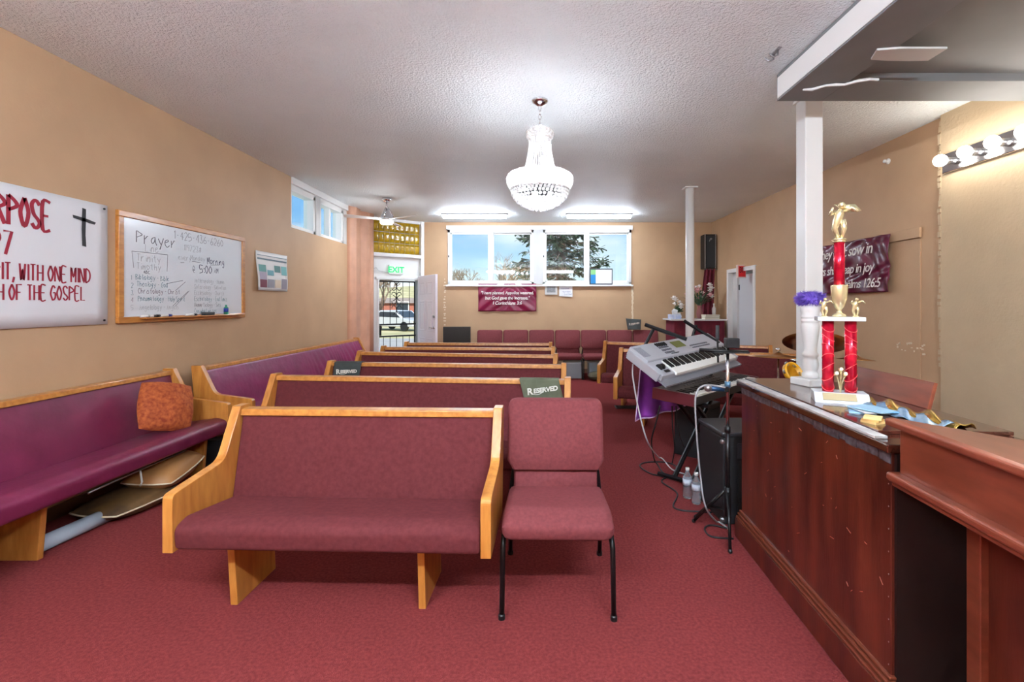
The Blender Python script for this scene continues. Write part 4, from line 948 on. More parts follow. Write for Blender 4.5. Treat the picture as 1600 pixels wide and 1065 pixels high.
# corner speaker, drape and altar table
q = at(1109, 393, 9.95)
sp_ = thing('loudspeaker', 'tall black loudspeaker with pale edge strips high in the back right corner', 'speaker', (q.x, q.y + .05, q.z - .35))
MB().box(-.13, .10, -.12, .13, 0, .70).build('cabinet', BLACKP, sp_, bevel=.006)
MB().box(-.095, .085, -.132, -.12, .03, .67).build('grille', mat('grille_grey', (44, 48, 52), .7), sp_)
for x in (-.122, .092): MB().box(x - .008, x + .008, -.13, -.115, 0, .70).build('edge_strip', STEEL, sp_)
textmb('P', .10, frame((-.05, -.134, .55), (1, 0, 0), (0, 0, 1)), 'LEFT', .3).build('emblem', STEEL, sp_)
MB().box(.08, XR - q.x + .0, -.03, .03, .3, .4).build('wall_bracket', BLACKM, sp_)
VELV = mat('wine_velvet', (112, 24, 44), .8, sheen=.5, rgb2=(90, 16, 34), vscale=8)
q0 = at(1108, 420, 9.9); zlow = H - (500 - 473) * 9.7 / F
dv = thing('velvet_drape', 'wine velvet drape hanging below the corner loudspeaker', 'drape', (q0.x, 9.9, zlow))
def drp(u, v):
    wl0 = at(1093, 500, 9.7).x; wl1 = at(1116, 500, 9.7).x; wu0 = at(1101, 420, 9.9).x; wu1 = at(1117, 420, 9.9).x
    a = wl0 + (wu0 - wl0) * v; b = wl1 + (wu1 - wl1) * v; return (a + (b - a) * u, 9.75 + .15 * v + .025 * math.sin(u * 19), zlow + (q0.z - zlow) * v)
MB().grid(drp, 30, 8).build('cloth', VELV, dv, world=True, smooth=True, solid=.004)
MB().cyl((q0.x - .1, 9.9, q0.z - .01), (XR, 9.9, q0.z - .01), .008).build('rod', STEEL, dv, world=True)
tz_ = H - (498 - 473) * 9.35 / F
ax0, ax1 = at(1051, 498, 9.2).x, 3.60
al = thing('altar_table', 'tall altar table with wine red cloth skirt in the back right corner', 'table', ((ax0 + ax1) / 2, 9.35, 0))
MB().box(ax0 - .06, ax1, 9.08, 9.70, tz_ - .025, tz_).build('table_top', WPL, al, world=True, bevel=.004)
def skirt(u, v):
    L_ = [(ax0, 9.66), (ax0, 9.12), (ax1 - .04, 9.12), (ax1 - .04, 9.66)]; s_ = u * 3; i_ = min(2, int(s_)); f = s_ - i_
    a = Vector(L_[i_]); b = Vector(L_[i_ + 1]); p_ = a.lerp(b, f); nn = Vector(((b - a).y, -(b - a).x)).normalized(); wv = .014 * math.sin(u * 190) * (1.2 - v)
    return (p_.x + nn.x * wv, p_.y + nn.y * wv, .02 + (tz_ - .045) * v)
MB().grid(skirt, 180, 4).build('cloth_skirt', VELV, al, world=True, smooth=True, solid=.003)
for x in (ax0 + .05, ax1 - .1):
    for y in (9.2, 9.6): MB().box(x - .02, x + .02, y - .02, y + .02, 0, tz_ - .03).build('leg', BLACKM, al, world=True)
PINK = mat('petal_pink', (226, 170, 172), .7); PET = mat('petal_white', (236, 230, 224), .7); LEAF = mat('leaf_green', (78, 108, 76), .6, rgb2=(56, 84, 56), vscale=9)
def blossom(c, r, m, par):
    m_ = MB()
    for k in range(7):
        a = 2 * PI * k / 7
        for tl_, rr_ in ((-20, .62), (-62, .5)):
            M = Matrix.Translation(c) @ Matrix.Rotation(a + (.4 if tl_ < -40 else 0), 4, 'Z') @ Matrix.Rotation(R(tl_), 4, 'Y')
            m_.sphere((r * rr_, 0, 0), r * .5, 6, 4, (1, .8, .3), M)
    m_.sphere(c, r * .42, 6, 4); return m_.build('blossom', m, par, smooth=True)
def bouquet(label, loc, vh, n_, spread, cols_, hgt):
    t = thing('flower_vase', label, 'flowers', loc)
    MB().lathe([(0, 0), (.045, 0), (.065, vh * .4), (.04, vh * .85), (.05, vh)], 16).build('vase', mat('vase_rose', (150, 92, 90), .3) if vh > .15 else WPL, t, smooth=True)
    for k in range(n_):
        a = random.uniform(0, 2 * PI); rr = spread * math.sqrt(random.random()); z = vh + hgt * random.uniform(.25, 1)
        e_ = Vector((rr * math.cos(a), rr * math.sin(a) * .7, z))
        MB().tube([(0, 0, vh * .8), (e_.x * .4, e_.y * .4, vh + (z - vh) * .55), tuple(e_)], .004, 5).build('stem', LEAF, t)
        blossom(e_, random.uniform(.045, .07), cols_[k % len(cols_)], t)
    m_ = MB()
    for k in range(60):
        a = random.uniform(0, 2 * PI); el = random.uniform(.2, 1.3); l = spread * random.uniform(.7, 1.15); d = Vector((math.cos(a) * math.cos(el), math.sin(a) * math.cos(el) * .7, math.sin(el)))
        s_ = Vector((-math.sin(a), math.cos(a), .3)) * .016; b = Vector((0, 0, vh)) + d * l * .3; e_ = Vector((0, 0, vh)) + d * l * 1.4; mid = (b + e_) / 2
        m_.add([b, mid + s_, e_, mid - s_], [(0, 1, 2, 3)])
    m_.build('leaves', LEAF, t, kind='stuff')
    return t
bouquet('large vase of pink and white flowers on the altar table', at(1093, 499, 9.52).to_tuple(), .26, 20, .25, [PINK, PET, PINK, PET], .42)
bouquet('small pot of white flowers at the left end of the altar table', at(1060, 498, 9.45).to_tuple(), .12, 6, .11, [PET], .30)
for o in bpy.data.objects:
    if o.name.startswith('flower_vase'): o.location.z = tz_
def simplebox(nm, label, cat, px, Y, z0, w_, d_, h_, m, rz=0, **k):
    o = MB().box(-w_ / 2, w_ / 2, -d_ / 2, d_ / 2, 0, h_).build(nm, m, loc=((px - CX) * Y / F, Y, z0), rotz=R(rz), bevel=.004)
    return tag(o, label, cat)
tb = thing('tissue_box', 'blue and white tissue box on the altar table', 'tissue box', ((1054 - CX) * 9.3 / F, 9.3, tz_), R(10))
MB().box(-.11, .11, -.06, .06, 0, .09).build('carton', mat('tissue_blue', (176, 194, 232), .5, rgb2=(226, 232, 244), vscale=14), tb, bevel=.003)
m_ = MB(); m_.add([(-.05, 0, .085), (.05, .01, .085), (.06, -.02, .17), (0, .03, .20), (-.06, 0, .16)], [(0, 1, 2, 3, 4)]); m_.build('tissue', WPL, tb, solid=.002)
for k, (h_, cc) in enumerate(((.035, (206, 196, 160)), (.03, (120, 128, 100)), (.02, (214, 206, 186)))):
    bk = thing('book', ['cream book at the bottom of the pile on the altar table', 'green book in the middle of the pile on the altar table', 'thin cream book on top of the pile on the altar table'][k], 'book', ((1110 - CX) * 9.2 / F, 9.20, tz_ + sum((.035, .03, .02)[:k])), R(4 * k), 'books on the altar table')
    MB().box(-.14, .14, -.10, .10, 0, .004).box(-.14, .14, -.10, .10, h_ - .004, h_).box(.134, .14, -.10, .10, 0, h_).build('cover', mat('cover%d' % k, cc, .5), bk)
    MB().box(-.135, .134, -.096, .096, .004, h_ - .004).build('pages', mat('pages', (226, 220, 204), .7), bk)
bo = thing('bottle', 'white plastic bottle beside the drape on the altar table', 'bottle', ((1117 - CX) * 9.5 / F, 9.55, tz_))
MB().lathe([(0, 0), (.035, 0), (.035, .20), (.014, .24), (.014, .27)], 14).build('body', WPL, bo, smooth=True); MB().lathe([(.017, .27), (.017, .30), (0, .30)], 12).build('cap', WPL, bo, smooth=True)

# ================================================================== BACK OF ROOM BITS
tv = thing('television', 'black flat television on a low stand by the entry door', 'television', ((714 - CX) * 9.55 / F, 9.55, 0), R(4))
zt0 = H - (537 - 473) * 9.55 / F
MB().box(-.27, .27, -.02, .02, zt0, zt0 + .34).build('screen_panel', BLACKP, tv, bevel=.004); MB().box(-.255, .255, -.024, -.019, zt0 + .02, zt0 + .325).build('screen', mat('screen_black', (6, 6, 8), .3), tv)
MB().box(-.02, .02, -.01, .02, .03, zt0 + .02).build('stand_post', BLACKM, tv); MB().box(-.20, .20, -.13, .13, 0, .03).build('stand_base', BLACKM, tv, bevel=.005)
GREEN = mat('olive_cloth', (98, 102, 82), .85, rgb2=(84, 90, 70), vscale=14, bump=.2, bscale=200, bdist=.003)
DKGREEN = mat('dark_cloth', (62, 68, 66), .85, rgb2=(50, 56, 56), vscale=14)
def reserved(label, M, corners, m=GREEN, tx=None, size=.06, tilt=8, back=.06):
    """cloth draped over a pew back; corners tl,tr,br,bl in the (x,z) plane of M, y = toward the viewer negative"""
    tl, tr, br, bl_ = [Vector(c_) for c_ in corners]
    t = thing('reserved_cloth', label, 'cloth', tuple(M @ Vector(((bl_.x + br.x) / 2, 0, bl_.y))))
    def fn_(u, v):
        if v > .8:
            k = (v - .8) / .2; q = tl.lerp(tr, u); return tuple(M @ Vector((q.x, back * k, q.y + .004 - .03 * max(0, k - .85))))
        q = bl_.lerp(br, u).lerp(tl.lerp(tr, u), v / .8); slope = (q.y - tl.y) * .20
        return tuple(M @ Vector((q.x, slope - .012 - .006 * math.sin(u * 8 + 2), q.y)))
    MB().grid(fn_, 16, 15).build('cloth', m, t, world=True, smooth=True, solid=.003)
    cxm = sum(c_.x for c_ in (tl, tr, br, bl_)) / 4; czm = sum(c_.y for c_ in (tl, tr, br, bl_)) / 4
    dzt = (czm - tl.y)
    MT = M @ Matrix.Translation((cxm, dzt * .20 - .024, czm)) @ Matrix.Rotation(R(90 + 11), 4, 'X') @ Matrix.Rotation(R(tilt), 4, 'Z')
    lt = textmb('R', size * 1.5, MT @ Matrix.Translation((-size * 2.3, -size * .15, 0)), 'LEFT', .1, bold=.002); l2 = textmb('ESERVED', size, MT @ Matrix.Translation((-size * 1.3, .0, 0)), 'LEFT', .15, .95, bold=.002)
    lt.add(l2.v, l2.f)
    sw_ = [MT @ Vector((-size * 1.7 + size * 1.9 * k / 8, -size * .28 * math.sin(PI * k / 8), .001)) for k in range(9)]; lt.tube(sw_, size * .05, 4)
    lt.build('lettering', mat('ink_ivory', (232, 232, 222), .6), t, world=True)
    return t
def pewback(Y): return Matrix.Translation((0, Y, 0))
def px2(Y, *pts): return [((a - CX) * Y / F, H - (b - HZ) * Y / F) for a, b in pts]
pews = [o for o in bpy.data.objects if o.name.startswith('church_pew')]
P2 = [o for o in pews if 'near its right end' in o['label']][0]; P3 = [o for o in pews if 'over the left end' in o['label']][0]
def pewlocal(p, px):   # local x of a pew's back rail for a pixel column
    import math as m
    c_, s_ = m.cos(p.rotation_euler.z), m.sin(p.rotation_euler.z); ox, oy = p.location.x - s_ * .21, p.location.y + c_ * .21; k = (px - CX) / F
    return (k * oy - ox) / (c_ - k * s_)
def on_pew(p, label, pa, pb, drop, skew, m, size, tilt):
    M = Matrix.Translation(p.location) @ Matrix.Rotation(p.rotation_euler.z, 4, 'Z') @ Matrix.Translation((0, .207, 0))
    a, b = pewlocal(p, pa), pewlocal(p, pb)
    reserved(label, M, [(a, .892), (b, .892), (b + skew[1], .892 - drop[1]), (a + skew[0], .892 - drop[0])], m, size=size, tilt=tilt, back=.085)
on_pew(P2, 'olive green Reserved cloth draped over the right end of a pew back', 812, 873, (.20, .165), (.055, .045), GREEN, .05, 9)
on_pew(P3, 'darker green Reserved cloth draped over the left end of a pew back', 524, 566, (.20, .20), (.0, -.02), DKGREEN, .045, 3)
q = at(990, 517, 9.80)
reserved('dark Reserved cloth sign propped on the back row chair under the plaster seam', Matrix.Translation((q.x, 9.80, .94)), [(-.16, .22), (.15, .20), (.13, 0), (-.13, 0)], mat('slate_cloth', (66, 72, 72), .6), size=.045, tilt=8, back=.01)

# storage bins and pillow under the back chairs
def bin_(label, px, Y, w_, h_):
    t = thing('storage_bin', label, 'storage bin', ((px - CX) * Y / F, Y, 0))
    m_ = MB(); m_.prism(rpoly([(-w_ / 2 + .02, -.16), (w_ / 2 - .02, -.16), (w_ / 2 - .02, .16), (-w_ / 2 + .02, .16)], .03, 3), 'z', 0, h_); m_.build('tub', mat('frosted_plastic', (170, 182, 190), .35), t, bevel=.004)
    MB().box(-w_ / 2, w_ / 2, -.18, .18, h_, h_ + .025).build('lid', mat('bin_lid', (196, 204, 210), .4), t, bevel=.006)
bin_('frosted plastic storage bin under the fourth chair of the back row', 896, 9.62, .40, .29)
bin_('frosted plastic storage bin under the fifth chair behind the brown pillow', 932, 9.75, .38, .29)
def pillow(nm, label, loc, sx_, sy_, sz_, m, rot=(0, 0, 0), piping=None, wob=.0):
    t = thing(nm, label, 'pillow', loc)
    M = Matrix.Rotation(rot[2], 4, 'Z') @ Matrix.Rotation(rot[1], 4, 'Y') @ Matrix.Rotation(rot[0], 4, 'X')
    m_ = MB()
    for s_ in (-1, 1):
        def fn_(u, v, s_=s_):
            x, y = 2 * u - 1, 2 * v - 1; e_ = max(0, (1 - x * x) * (1 - y * y)) ** .42
            pin = 1 - .08 * (1 - abs(x * y)) * (abs(x) ** 3 + abs(y) ** 3) * .8
            x, y = x * (1 - .14 * y * y), y * (1 - .14 * x * x)
            return tuple(M @ Vector((x * sx_ / 2 * pin, y * sy_ / 2 * pin, s_ * sz_ / 2 * e_ * (1 + wob * math.sin(5 * x + 3 * y) * math.sin(4 * y + 1)))))
        m_.grid(fn_, 20, 20)
    m_.build('cover', m, t, smooth=True)
    if piping:
        pts = []
        for k in range(41):
            a = k / 40 * 4; i_ = int(a) % 4; f = a - int(a); x, y = [(2 * f - 1, -1), (1, 2 * f - 1), (1 - 2 * f, 1), (-1, 1 - 2 * f)][i_]
            pin = 1 - .08 * (1 - abs(x * y)) * (abs(x) ** 3 + abs(y) ** 3) * .8; x, y = x * (1 - .14 * y * y), y * (1 - .14 * x * x); pts.append(M @ Vector((x * sx_ / 2 * pin, y * sy_ / 2 * pin, 0)))
        MB().tube(pts, .006, 6).build('piping', piping, t, smooth=True)
    return t
pillow('floor_cushion', 'dark olive brown cushion on the carpet under the fifth back chair', ((934 - CX) * 9.3 / F, 9.25, .085), .40, .30, .17, mat('olive_brown', (86, 80, 60), .8), (0, 0, .1))
# orange pillow and floor cushions by the left pew
ORNG = mat('rust_velvet', (186, 98, 44), .8, rgb2=(136, 48, 20), vscale=38, bump=.4, bscale=60, bdist=.006, sheen=.4, detail=6)
pillow('throw_pillow', 'rust orange crushed velvet throw pillow leaning on the left pew', (-2.95, 3.86, .655), .42, .42, .17, ORNG, (R(68), R(13), R(62)), wob=.16)
pillow('floor_cushion', 'brown leather-look cushion with pale piping under the left pew, upper one', (-2.88, 3.76, .19), .38, .56, .20, mat('caramel', (172, 122, 72), .5), (R(6), R(4), R(10)), mat('piping_cream', (220, 206, 176), .6))
pillow('floor_cushion', 'dark gold cushion lying flat on the carpet under the left pew, lower one', (-2.92, 3.48, .065), .42, .60, .15, mat('dark_gold', (112, 82, 46), .5, rgb2=(60, 44, 30), vscale=7), (0, 0, R(-8)), mat('piping_cream', (220, 206, 176), .6))
rl = thing('paper_roll', 'pale blue grey rolled tube on the carpet under the left pew', 'roll', (-2.94, 3.18, 0), 0)
MB().cyl((0, -.34, .048), (.05, .16, .048), .046, n=20).build('tube', mat('pale_blue_roll', (176, 190, 204), .5), rl, smooth=True); MB().cyl((.05, .158, .048), (.0502, .164, .048), .03, n=16).build('tube_end', mat('roll_end', (140, 154, 168), .6), rl)
rd = thing('metal_rod', 'thin silver rod lying along the underside of the left pew', 'rod', (-2.80, 3.45, .0))
MB().tube([(0.02, -.45, .30), (.0, .0, .30), (0, .42, .30)], .007, 8).build('bar', STEEL, rd, smooth=True); MB().tube([(0, -.03, .30), (.03, -.05, .22), (.01, -.04, .19)], .006, 6).build('hook', WPL, rd, smooth=True)
simplebox('storage_case', 'black case on the carpet under the far end of the left plum pew', 'case', 341, 4.36, 0, .20, .12, .26, BLACKV)

# ================================================================== KEYBOARDS, STAND, AMPLIFIER, MIC STAND
k1, k2 = at(1034, 592, 3.62), at(1152, 560, 4.45)
ku = (k2 - k1); KL = ku.length; ku.normalize()
kn = at(986, 551, 3.85) - k1; kn = (kn - ku * kn.dot(ku)).normalized()      # toward the back of the keyboard
MK = frame(k1, ku, kn)                                                     # x along keys, y to the back, z up out of the panel
KD = .36
kb1 = thing('synthesizer', 'silver grey synthesizer keyboard on the upper tier of the stand', 'keyboard', tuple(k1))
MB().prism(rpoly([(0, -.06), (KL, -.06), (KL, KD), (0, KD)], .004, 1), 'z', -.036, -.02, MK).build('chassis', mat('silver_dark', (132, 134, 142), .45, metal=.2), kb1, world=True)
# top body: side cheeks, panel behind the keys
MB().prism([(0, -.02), (0, .008), (.0, .01), (.16, .03), (KD, .03), (KD, -.02)], 'x', 0, KL, MK @ Matrix(((1, 0, 0, 0), (0, 1, 0, 0), (0, 0, 1, 0), (0, 0, 0, 1)))).build('deck', SILVERK, kb1, world=True, bevel=.004)
MB().box(0, .17, 0, .175, .0, .028, MK).build('control_cheek', SILVERK, kb1, world=True, bevel=.006)
MB().box(KL - .07, KL, 0, .175, .0, .028, MK).build('end_cheek', SILVERK, kb1, world=True, bevel=.006)
MB().box(.0, KL, .165, KD, .02, .05, MK).build('control_panel', SILVERK, kb1, world=True, bevel=.006)
MB().box(-.02, .0, .02, KD - .02, -.04, .03, MK).build('side_trim', SILVERK, kb1, world=True, bevel=.004)
nW = 43; kx0, kx1 = .17, KL - .07; kw = (kx1 - kx0) / nW
mwh, mbl = MB(), MB()
for i in range(nW):
    mwh.box(kx0 + i * kw + .001, kx0 + (i + 1) * kw - .001, -.012, .150, .012, .034, MK)
    if i % 7 not in (2, 6): mbl.box(kx0 + (i + .72) * kw, kx0 + (i + 1.28) * kw, .055, .150, .034, .046, MK)
IVORY = mat('key_white', (232, 232, 228), .3); KEYB = mat('key_black', (20, 20, 22), .3)
mwh.build('white_keys', IVORY, kb1, world=True); mbl.build('black_keys', KEYB, kb1, world=True)
MB().box(.52, .67, .245, .325, .05, .054, MK).build('display', mat('lcd', (112, 118, 62), .3), kb1, world=True)
mb = MB()
for a in range(5):
    for b in range(3): mb.box(.30 + a * .028, .32 + a * .028, .20 + b * .035, .22 + b * .035, .05, .055, MK)
for a in range(10): mb.box(.72 + a * .03, .742 + a * .03, .20, .212, .05, .055, MK); mb.box(.72 + a * .03, .742 + a * .03, .23, .242, .05, .055, MK)
mb.build('buttons', mat('button_grey', (96, 98, 106), .4), kb1, world=True)
mb = MB()
for a in range(6): mb.box(.30 + a * .026, .308 + a * .026, .295, .335, .05, .062, MK)
mb.box(.36, .47, .185, .19, .05, .056, MK)
mb.build('sliders', BLACKP, kb1, world=True)
mb = MB()
for a in (.055, .09): mb.cyl(tuple(MK @ Vector((a, .09, .03))), tuple(MK @ Vector((a + .02, .09, .03))), .028, n=14)
mb.box(.06, .12, .02, .045, .036, .04, MK); mb.build('pitch_wheels', BLACKP, kb1, world=True, smooth=False)
mb = MB()
for a in range(9): mb.box(.012 + a * .010, .016 + a * .010, .21, .33, .05, .052, MK)
mb.build('speaker_slots', mat('slot_grey', (130, 132, 140), .5), kb1, world=True)
# lower keyboard
l1 = at(1084, 620, 3.70); lu = Vector((.70, .714, 0)); ln = Vector((-.714, .70, .05)).normalized(); LLn = 1.33
MLk = frame(l1, lu, ln)
kb2 = thing('stage_piano', 'black stage piano with wine red end block on the lower tier of the stand', 'keyboard', tuple(l1))
MB().box(.03, LLn - .03, -.0, .35, -.075, -.012, MLk).build('chassis', BLACKP, kb2, world=True, bevel=.004)
WINE = mat('wine_gloss', (92, 34, 42), .35)
for a in (0, LLn - .03): MB().box(a, a + .03, -.005, .36, -.08, .012, MLk).build('end_block', WINE, kb2, world=True, bevel=.004)
MB().box(.03, LLn - .03, .17, .35, -.012, .012, MLk).build('control_panel', BLACKP, kb2, world=True, bevel=.004)
mwh, mbl = MB(), MB(); nW = 52; kw = (LLn - .10) / nW
for i in range(nW):
    mwh.box(.05 + i * kw + .001, .05 + (i + 1) * kw - .001, .008, .17, -.012, .004, MLk)
    if i % 7 not in (1, 4): mbl.box(.05 + (i + .72) * kw, .05 + (i + 1.28) * kw, .07, .17, .004, .015, MLk)
mwh.build('white_keys', IVORY, kb2, world=True); mbl.build('black_keys', KEYB, kb2, world=True)
mb = MB()
for a in range(14): mb.box(.30 + a * .05, .33 + a * .05, .22, .24, .012, .016, MLk); mb.box(.30 + a * .05, .33 + a * .05, .28, .30, .012, .016, MLk)
mb.build('buttons', mat('button_grey', (96, 98, 106), .4), kb2, world=True)
# two-tier X stand
sc = l1 + lu * .62 + ln * .18; sc.z = 0
ks = thing('keyboard_stand', 'black two-tier X-frame keyboard stand with tilted upper arms', 'stand', tuple(sc))
MS = frame(sc, lu, Vector((-.714, .70, 0))); MS = Matrix(((lu.x, -.714, 0, sc.x), (lu.y, .70, 0, sc.y), (0, 0, 1, 0), (0, 0, 0, 1)))
zk = l1.z - .085
def bar_(a, b, w_, nm):
    a = MS @ Vector(a); b = MS @ Vector(b); MB().cyl(tuple(a), tuple(b), w_, n=6).build(nm, BLACKM, ks, world=True)
for s_ in (-1, 1):
    for yy in (-.07, .09):
        bar_((s_ * .42, yy, .03), (-s_ * .40, yy, zk), .020, 'leg')
    bar_((s_ * .42, -.24, .02), (s_ * .42, .24, .02), .020, 'foot_bar')
    bar_((s_ * .40, -.20, zk - .016), (s_ * .40, .22, zk - .016), .018, 'support_bar')
    # upper tier upright and support
    bar_((s_ * .36, .20, zk), (s_ * .36, .13, zk + .14), .018, 'upright')
    bar_((s_ * .36, .13, zk + .05), (s_ * .36, .13, k1.z + .0), .016, 'upright')
def bar_px(a, b, Ya, Yb, w_, nm): MB().cyl(tuple(at(a[0], a[1], Ya)), tuple(at(b[0], b[1], Yb)), w_, n=8).build(nm, BLACKM, ks, world=True)
bar_px((1006, 543), (1021, 514), 3.98, 4.02, .014, 'upper_upright'); bar_px((1008, 507), (1073, 530), 4.05, 3.90, .016, 'tilted_arm')
bar_px((1077, 540), (1088, 508), 4.62, 4.66, .014, 'upper_upright'); bar_px((1069, 501), (1124, 536), 4.70, 4.52, .016, 'tilted_arm')
# amplifier
amp = thing('amplifier', 'black vinyl amplifier cabinet on the carpet at the counter end', 'amplifier', (1.49, 3.44, 0), R(3))
ap = rpoly([(-.20, .0), (-.20, .58), (.16, .60), (.20, .0)], .02, 3)
MB().prism(ap, 'y', -.20, .20, Matrix.Translation((-.05, 0, 0))).build('cabinet', BLACKV, amp, bevel=.008)
MB().box(-.26, .12, -.21, .21, .585, .615).build('top_lid', mat('amp_top', (52, 54, 58), .4), amp, bevel=.01)
MB().box(-.15, .10, -.208, -.198, .08, .42).build('grille', mat('grille_dark', (26, 27, 30), .8, bump=.5, bscale=300), amp)
MB().box(-.15, .10, -.206, -.196, .44, .54).build('control_panel', mat('amp_panel', (60, 62, 68), .35), amp)
for k in range(4): MB().cyl((-.11 + .06 * k, -.205, .49), (-.11 + .06 * k, -.225, .49), .013, n=10).build('knob', STEEL, amp)
for x in (-.25, .12):
    for z in (.03, .55): MB().sphere((x, -.19, z), .018, 8, 5).build('corner_cap', STEEL, amp)
a2 = thing('monitor_speaker', 'black speaker box standing under the keyboards behind the amplifier', 'speaker', (1.60, 4.78, 0), R(45.6))
MB().box(-.19, .19, -.15, .15, 0, .50).build('cabinet', BLACKV, a2, bevel=.01); MB().box(-.16, .16, -.16, -.15, .05, .45).build('grille', MATS['grille_dark'], a2)
# water bottles
def water(label, px, py):
    q = atz(px, py, 0); t = thing('water_bottle', label, 'water bottle', (q.x, q.y, 0), group='water bottles by the amplifier')
    MB().lathe([(0, .002), (.030, .0), (.034, .012), (.031, .03), (.034, .05), (.031, .07), (.034, .09), (.034, .14), (.030, .165), (.014, .195), (.0125, .21), (0, .21)], 16).build('body', CLEARW, t, smooth=True)
    MB().lathe([(.0345, .10), (.0345, .145)], 16).build('label_band', mat('label_white', (222, 226, 232), .5, rgb2=(150, 170, 200), vscale=30), t, smooth=True)
    MB().lathe([(.015, .208), (.015, .228), (0, .228)], 14).build('cap', WPL, t, smooth=True)
CLEARW = mat('bottle_plastic', (226, 232, 238), .08, trans=.85)
water('left clear plastic water bottle on the carpet by the amplifier', 1074, 777)
water('right clear plastic water bottle on the carpet by the amplifier', 1088, 786)
# microphone stand
mpx = at(1137, 780, 3.02); mx_, my_ = mpx.x, 3.02
ms = thing('microphone_stand', 'chrome microphone stand with black tripod base at the counter end', 'microphone stand', (mx_, my_, 0))
hub = .30
for fpt in (atz(1141, 864, 0), atz(1084, 816, 0), Vector((mx_ - .10, my_ + .30, 0))):
    d = Vector((fpt.x - mx_, fpt.y - my_, 0))
    MB().tube([(d.x * .08, d.y * .08, hub), (d.x, d.y, .012)], .010, 8).build('leg', BLACKM, ms, smooth=True)
    MB().tube([(0, 0, hub - .12), (d.x * .5, d.y * .5, hub * .52)], .006, 6).build('brace', BLACKM, ms, smooth=True)
    MB().sphere((d.x, d.y, .012), .014, 8, 5).build('foot_cap', BLACKP, ms)
MB().cyl((0, 0, hub - .15), (0, 0, hub + .03), .020, n=14).build('hub', BLACKM, ms, smooth=True)
MB().cyl((0, 0, hub), (0, 0, .70), .014, n=14).build('lower_tube', BLACKM, ms, smooth=True)
MB().cyl((0, 0, .68), (0, 0, 1.24), .010, n=14).build('upper_tube', CHROME, ms, smooth=True)
MB().cyl((0, 0, .67), (0, 0, .71), .018, n=12).build('clutch', BLACKP, ms, smooth=True)
MB().cyl((0, 0, .95), (0, 0, .99), .018, n=12).build('clutch', mat('clutch_blue', (90, 130, 160), .3, metal=.5), ms, smooth=True)
MB().cyl((-.17, .02, 1.185), (.12, -.02, 1.175), .011, n=10).build('boom', BLACKM, ms, smooth=True)
MB().prism(rpoly([(-.03, -.03), (.05, -.03), (.05, .03), (-.03, .03)], .008, 3), 'z', 1.20, 1.26, Matrix.Translation((.015, 0, 0))).build('boom_block', BLACKP, ms, bevel=.004)
MB().box(-.10, .12, -.05, .06, 1.168, 1.176).build('tray', BLACKP, ms, bevel=.003)
mc = thing('microphone', 'blue black microphone clipped sideways on the chrome stand', 'microphone', (mx_, my_, .94))
MB().cyl((-.03, -.01, 0.0), (-.12, -.03, .012), .013, .016, 12).build('handle', mat('mic_blue', (50, 84, 120), .3, metal=.4), mc, smooth=True)
MB().sphere((-.135, -.033, .014), .024, 12, 8).build('grille', STEEL, mc, smooth=True); MB().box(-.035, .0, -.02, .012, -.015, .02).build('clip', BLACKP, mc, bevel=.003)
mc2 = thing('microphone', 'slim black microphone standing up behind the silver keyboard', 'microphone', tuple(at(1122, 566, 4.0)))
b_ = at(1122, 566, 4.0); t_ = at(1121, 508, 4.0); MB().cyl((0, 0, 0), tuple(at(1121, 530, 4.0) - b_), .008, n=10).build('handle', BLACKP, mc2, smooth=True)
MB().cyl(tuple(at(1121, 530, 4.0) - b_), tuple(t_ - b_), .016, .014, 12).build('head', mat('dark_grey', (70, 72, 74), .6), mc2, smooth=True)
# purple cloth
PUR = mat('purple_satin', (150, 62, 168), .5, rgb2=(118, 40, 136), vscale=7, sheen=.3)
pa, pb_ = at(1000, 560, 4.12), at(1066, 560, 4.75)
pc = thing('purple_cloth', 'purple satin cloth with white hem hanging behind the keyboard stand', 'cloth', (pa.x, pa.y, .38))
def pcl(u, v):
    top = at(1001 + 62 * u, 572 + 4 * u, 4.15 + .5 * u); bot = at(993 + 82 * u, 658 - 24 * u, 4.10 + .55 * u); p_ = bot.lerp(top, v)
    return (p_.x, p_.y + .03 * math.sin(u * 15) * (1.2 - v * .7), p_.z)
MB().grid(pcl, 50, 14).build('drape', PUR, pc, world=True, smooth=True, solid=.003)
MB().tube([pcl(k / 24, 0.005) for k in range(25)] , .006, 6).build('hem', mat('lilac_trim', (206, 176, 214), .6), pc, world=True, smooth=True)
MB().tube([pcl(0, k / 12) for k in range(13)], .005, 6).build('hem', MATS['lilac_trim'], pc, world=True, smooth=True)
MB().cyl(tuple(at(1000, 572, 4.15)), tuple(at(1064, 575, 4.66)), .008).build('rail', BLACKM, pc, world=True)
# cables
def cable(label, pts, r, m):
    P = [Vector(p_) for p_ in pts]; P = [P[0]] + P + [P[-1]]; out = []
    for i in range(1, len(P) - 2):
        for k in range(8):
            t = k / 8; a, b, c_, d = P[i - 1:i + 3]; out.append(.5 * ((2 * b) + (c_ - a) * t + (2 * a - 5 * b + 4 * c_ - d) * t * t + (3 * b - a - 3 * c_ + d) * t ** 3))
    out.append(P[-1]); out = [Vector((o.x, o.y, max(o.z, r))) for o in out]
    o = MB().tube(out, r, 6).build('cable', m, loc=tuple(out[-1]), world=True, smooth=True); return tag(o, label, 'cable', 'cables by the keyboards')
WC = mat('cable_white', (206, 204, 208), .5); BC = mat('cable_black', (26, 24, 26), .5); GC = mat('cable_grey', (160, 162, 166), .5)
fl_ = lambda px, py: atz(px, py, .006)
cable('white cable hanging from the silver keyboard down to the carpet', [at(989, 568, 3.9), at(989, 590, 3.9), at(998, 640, 3.9), at(1012, 690, 3.95), fl_(1030, 715), fl_(1050, 733), fl_(1072, 741)], .006, WC)
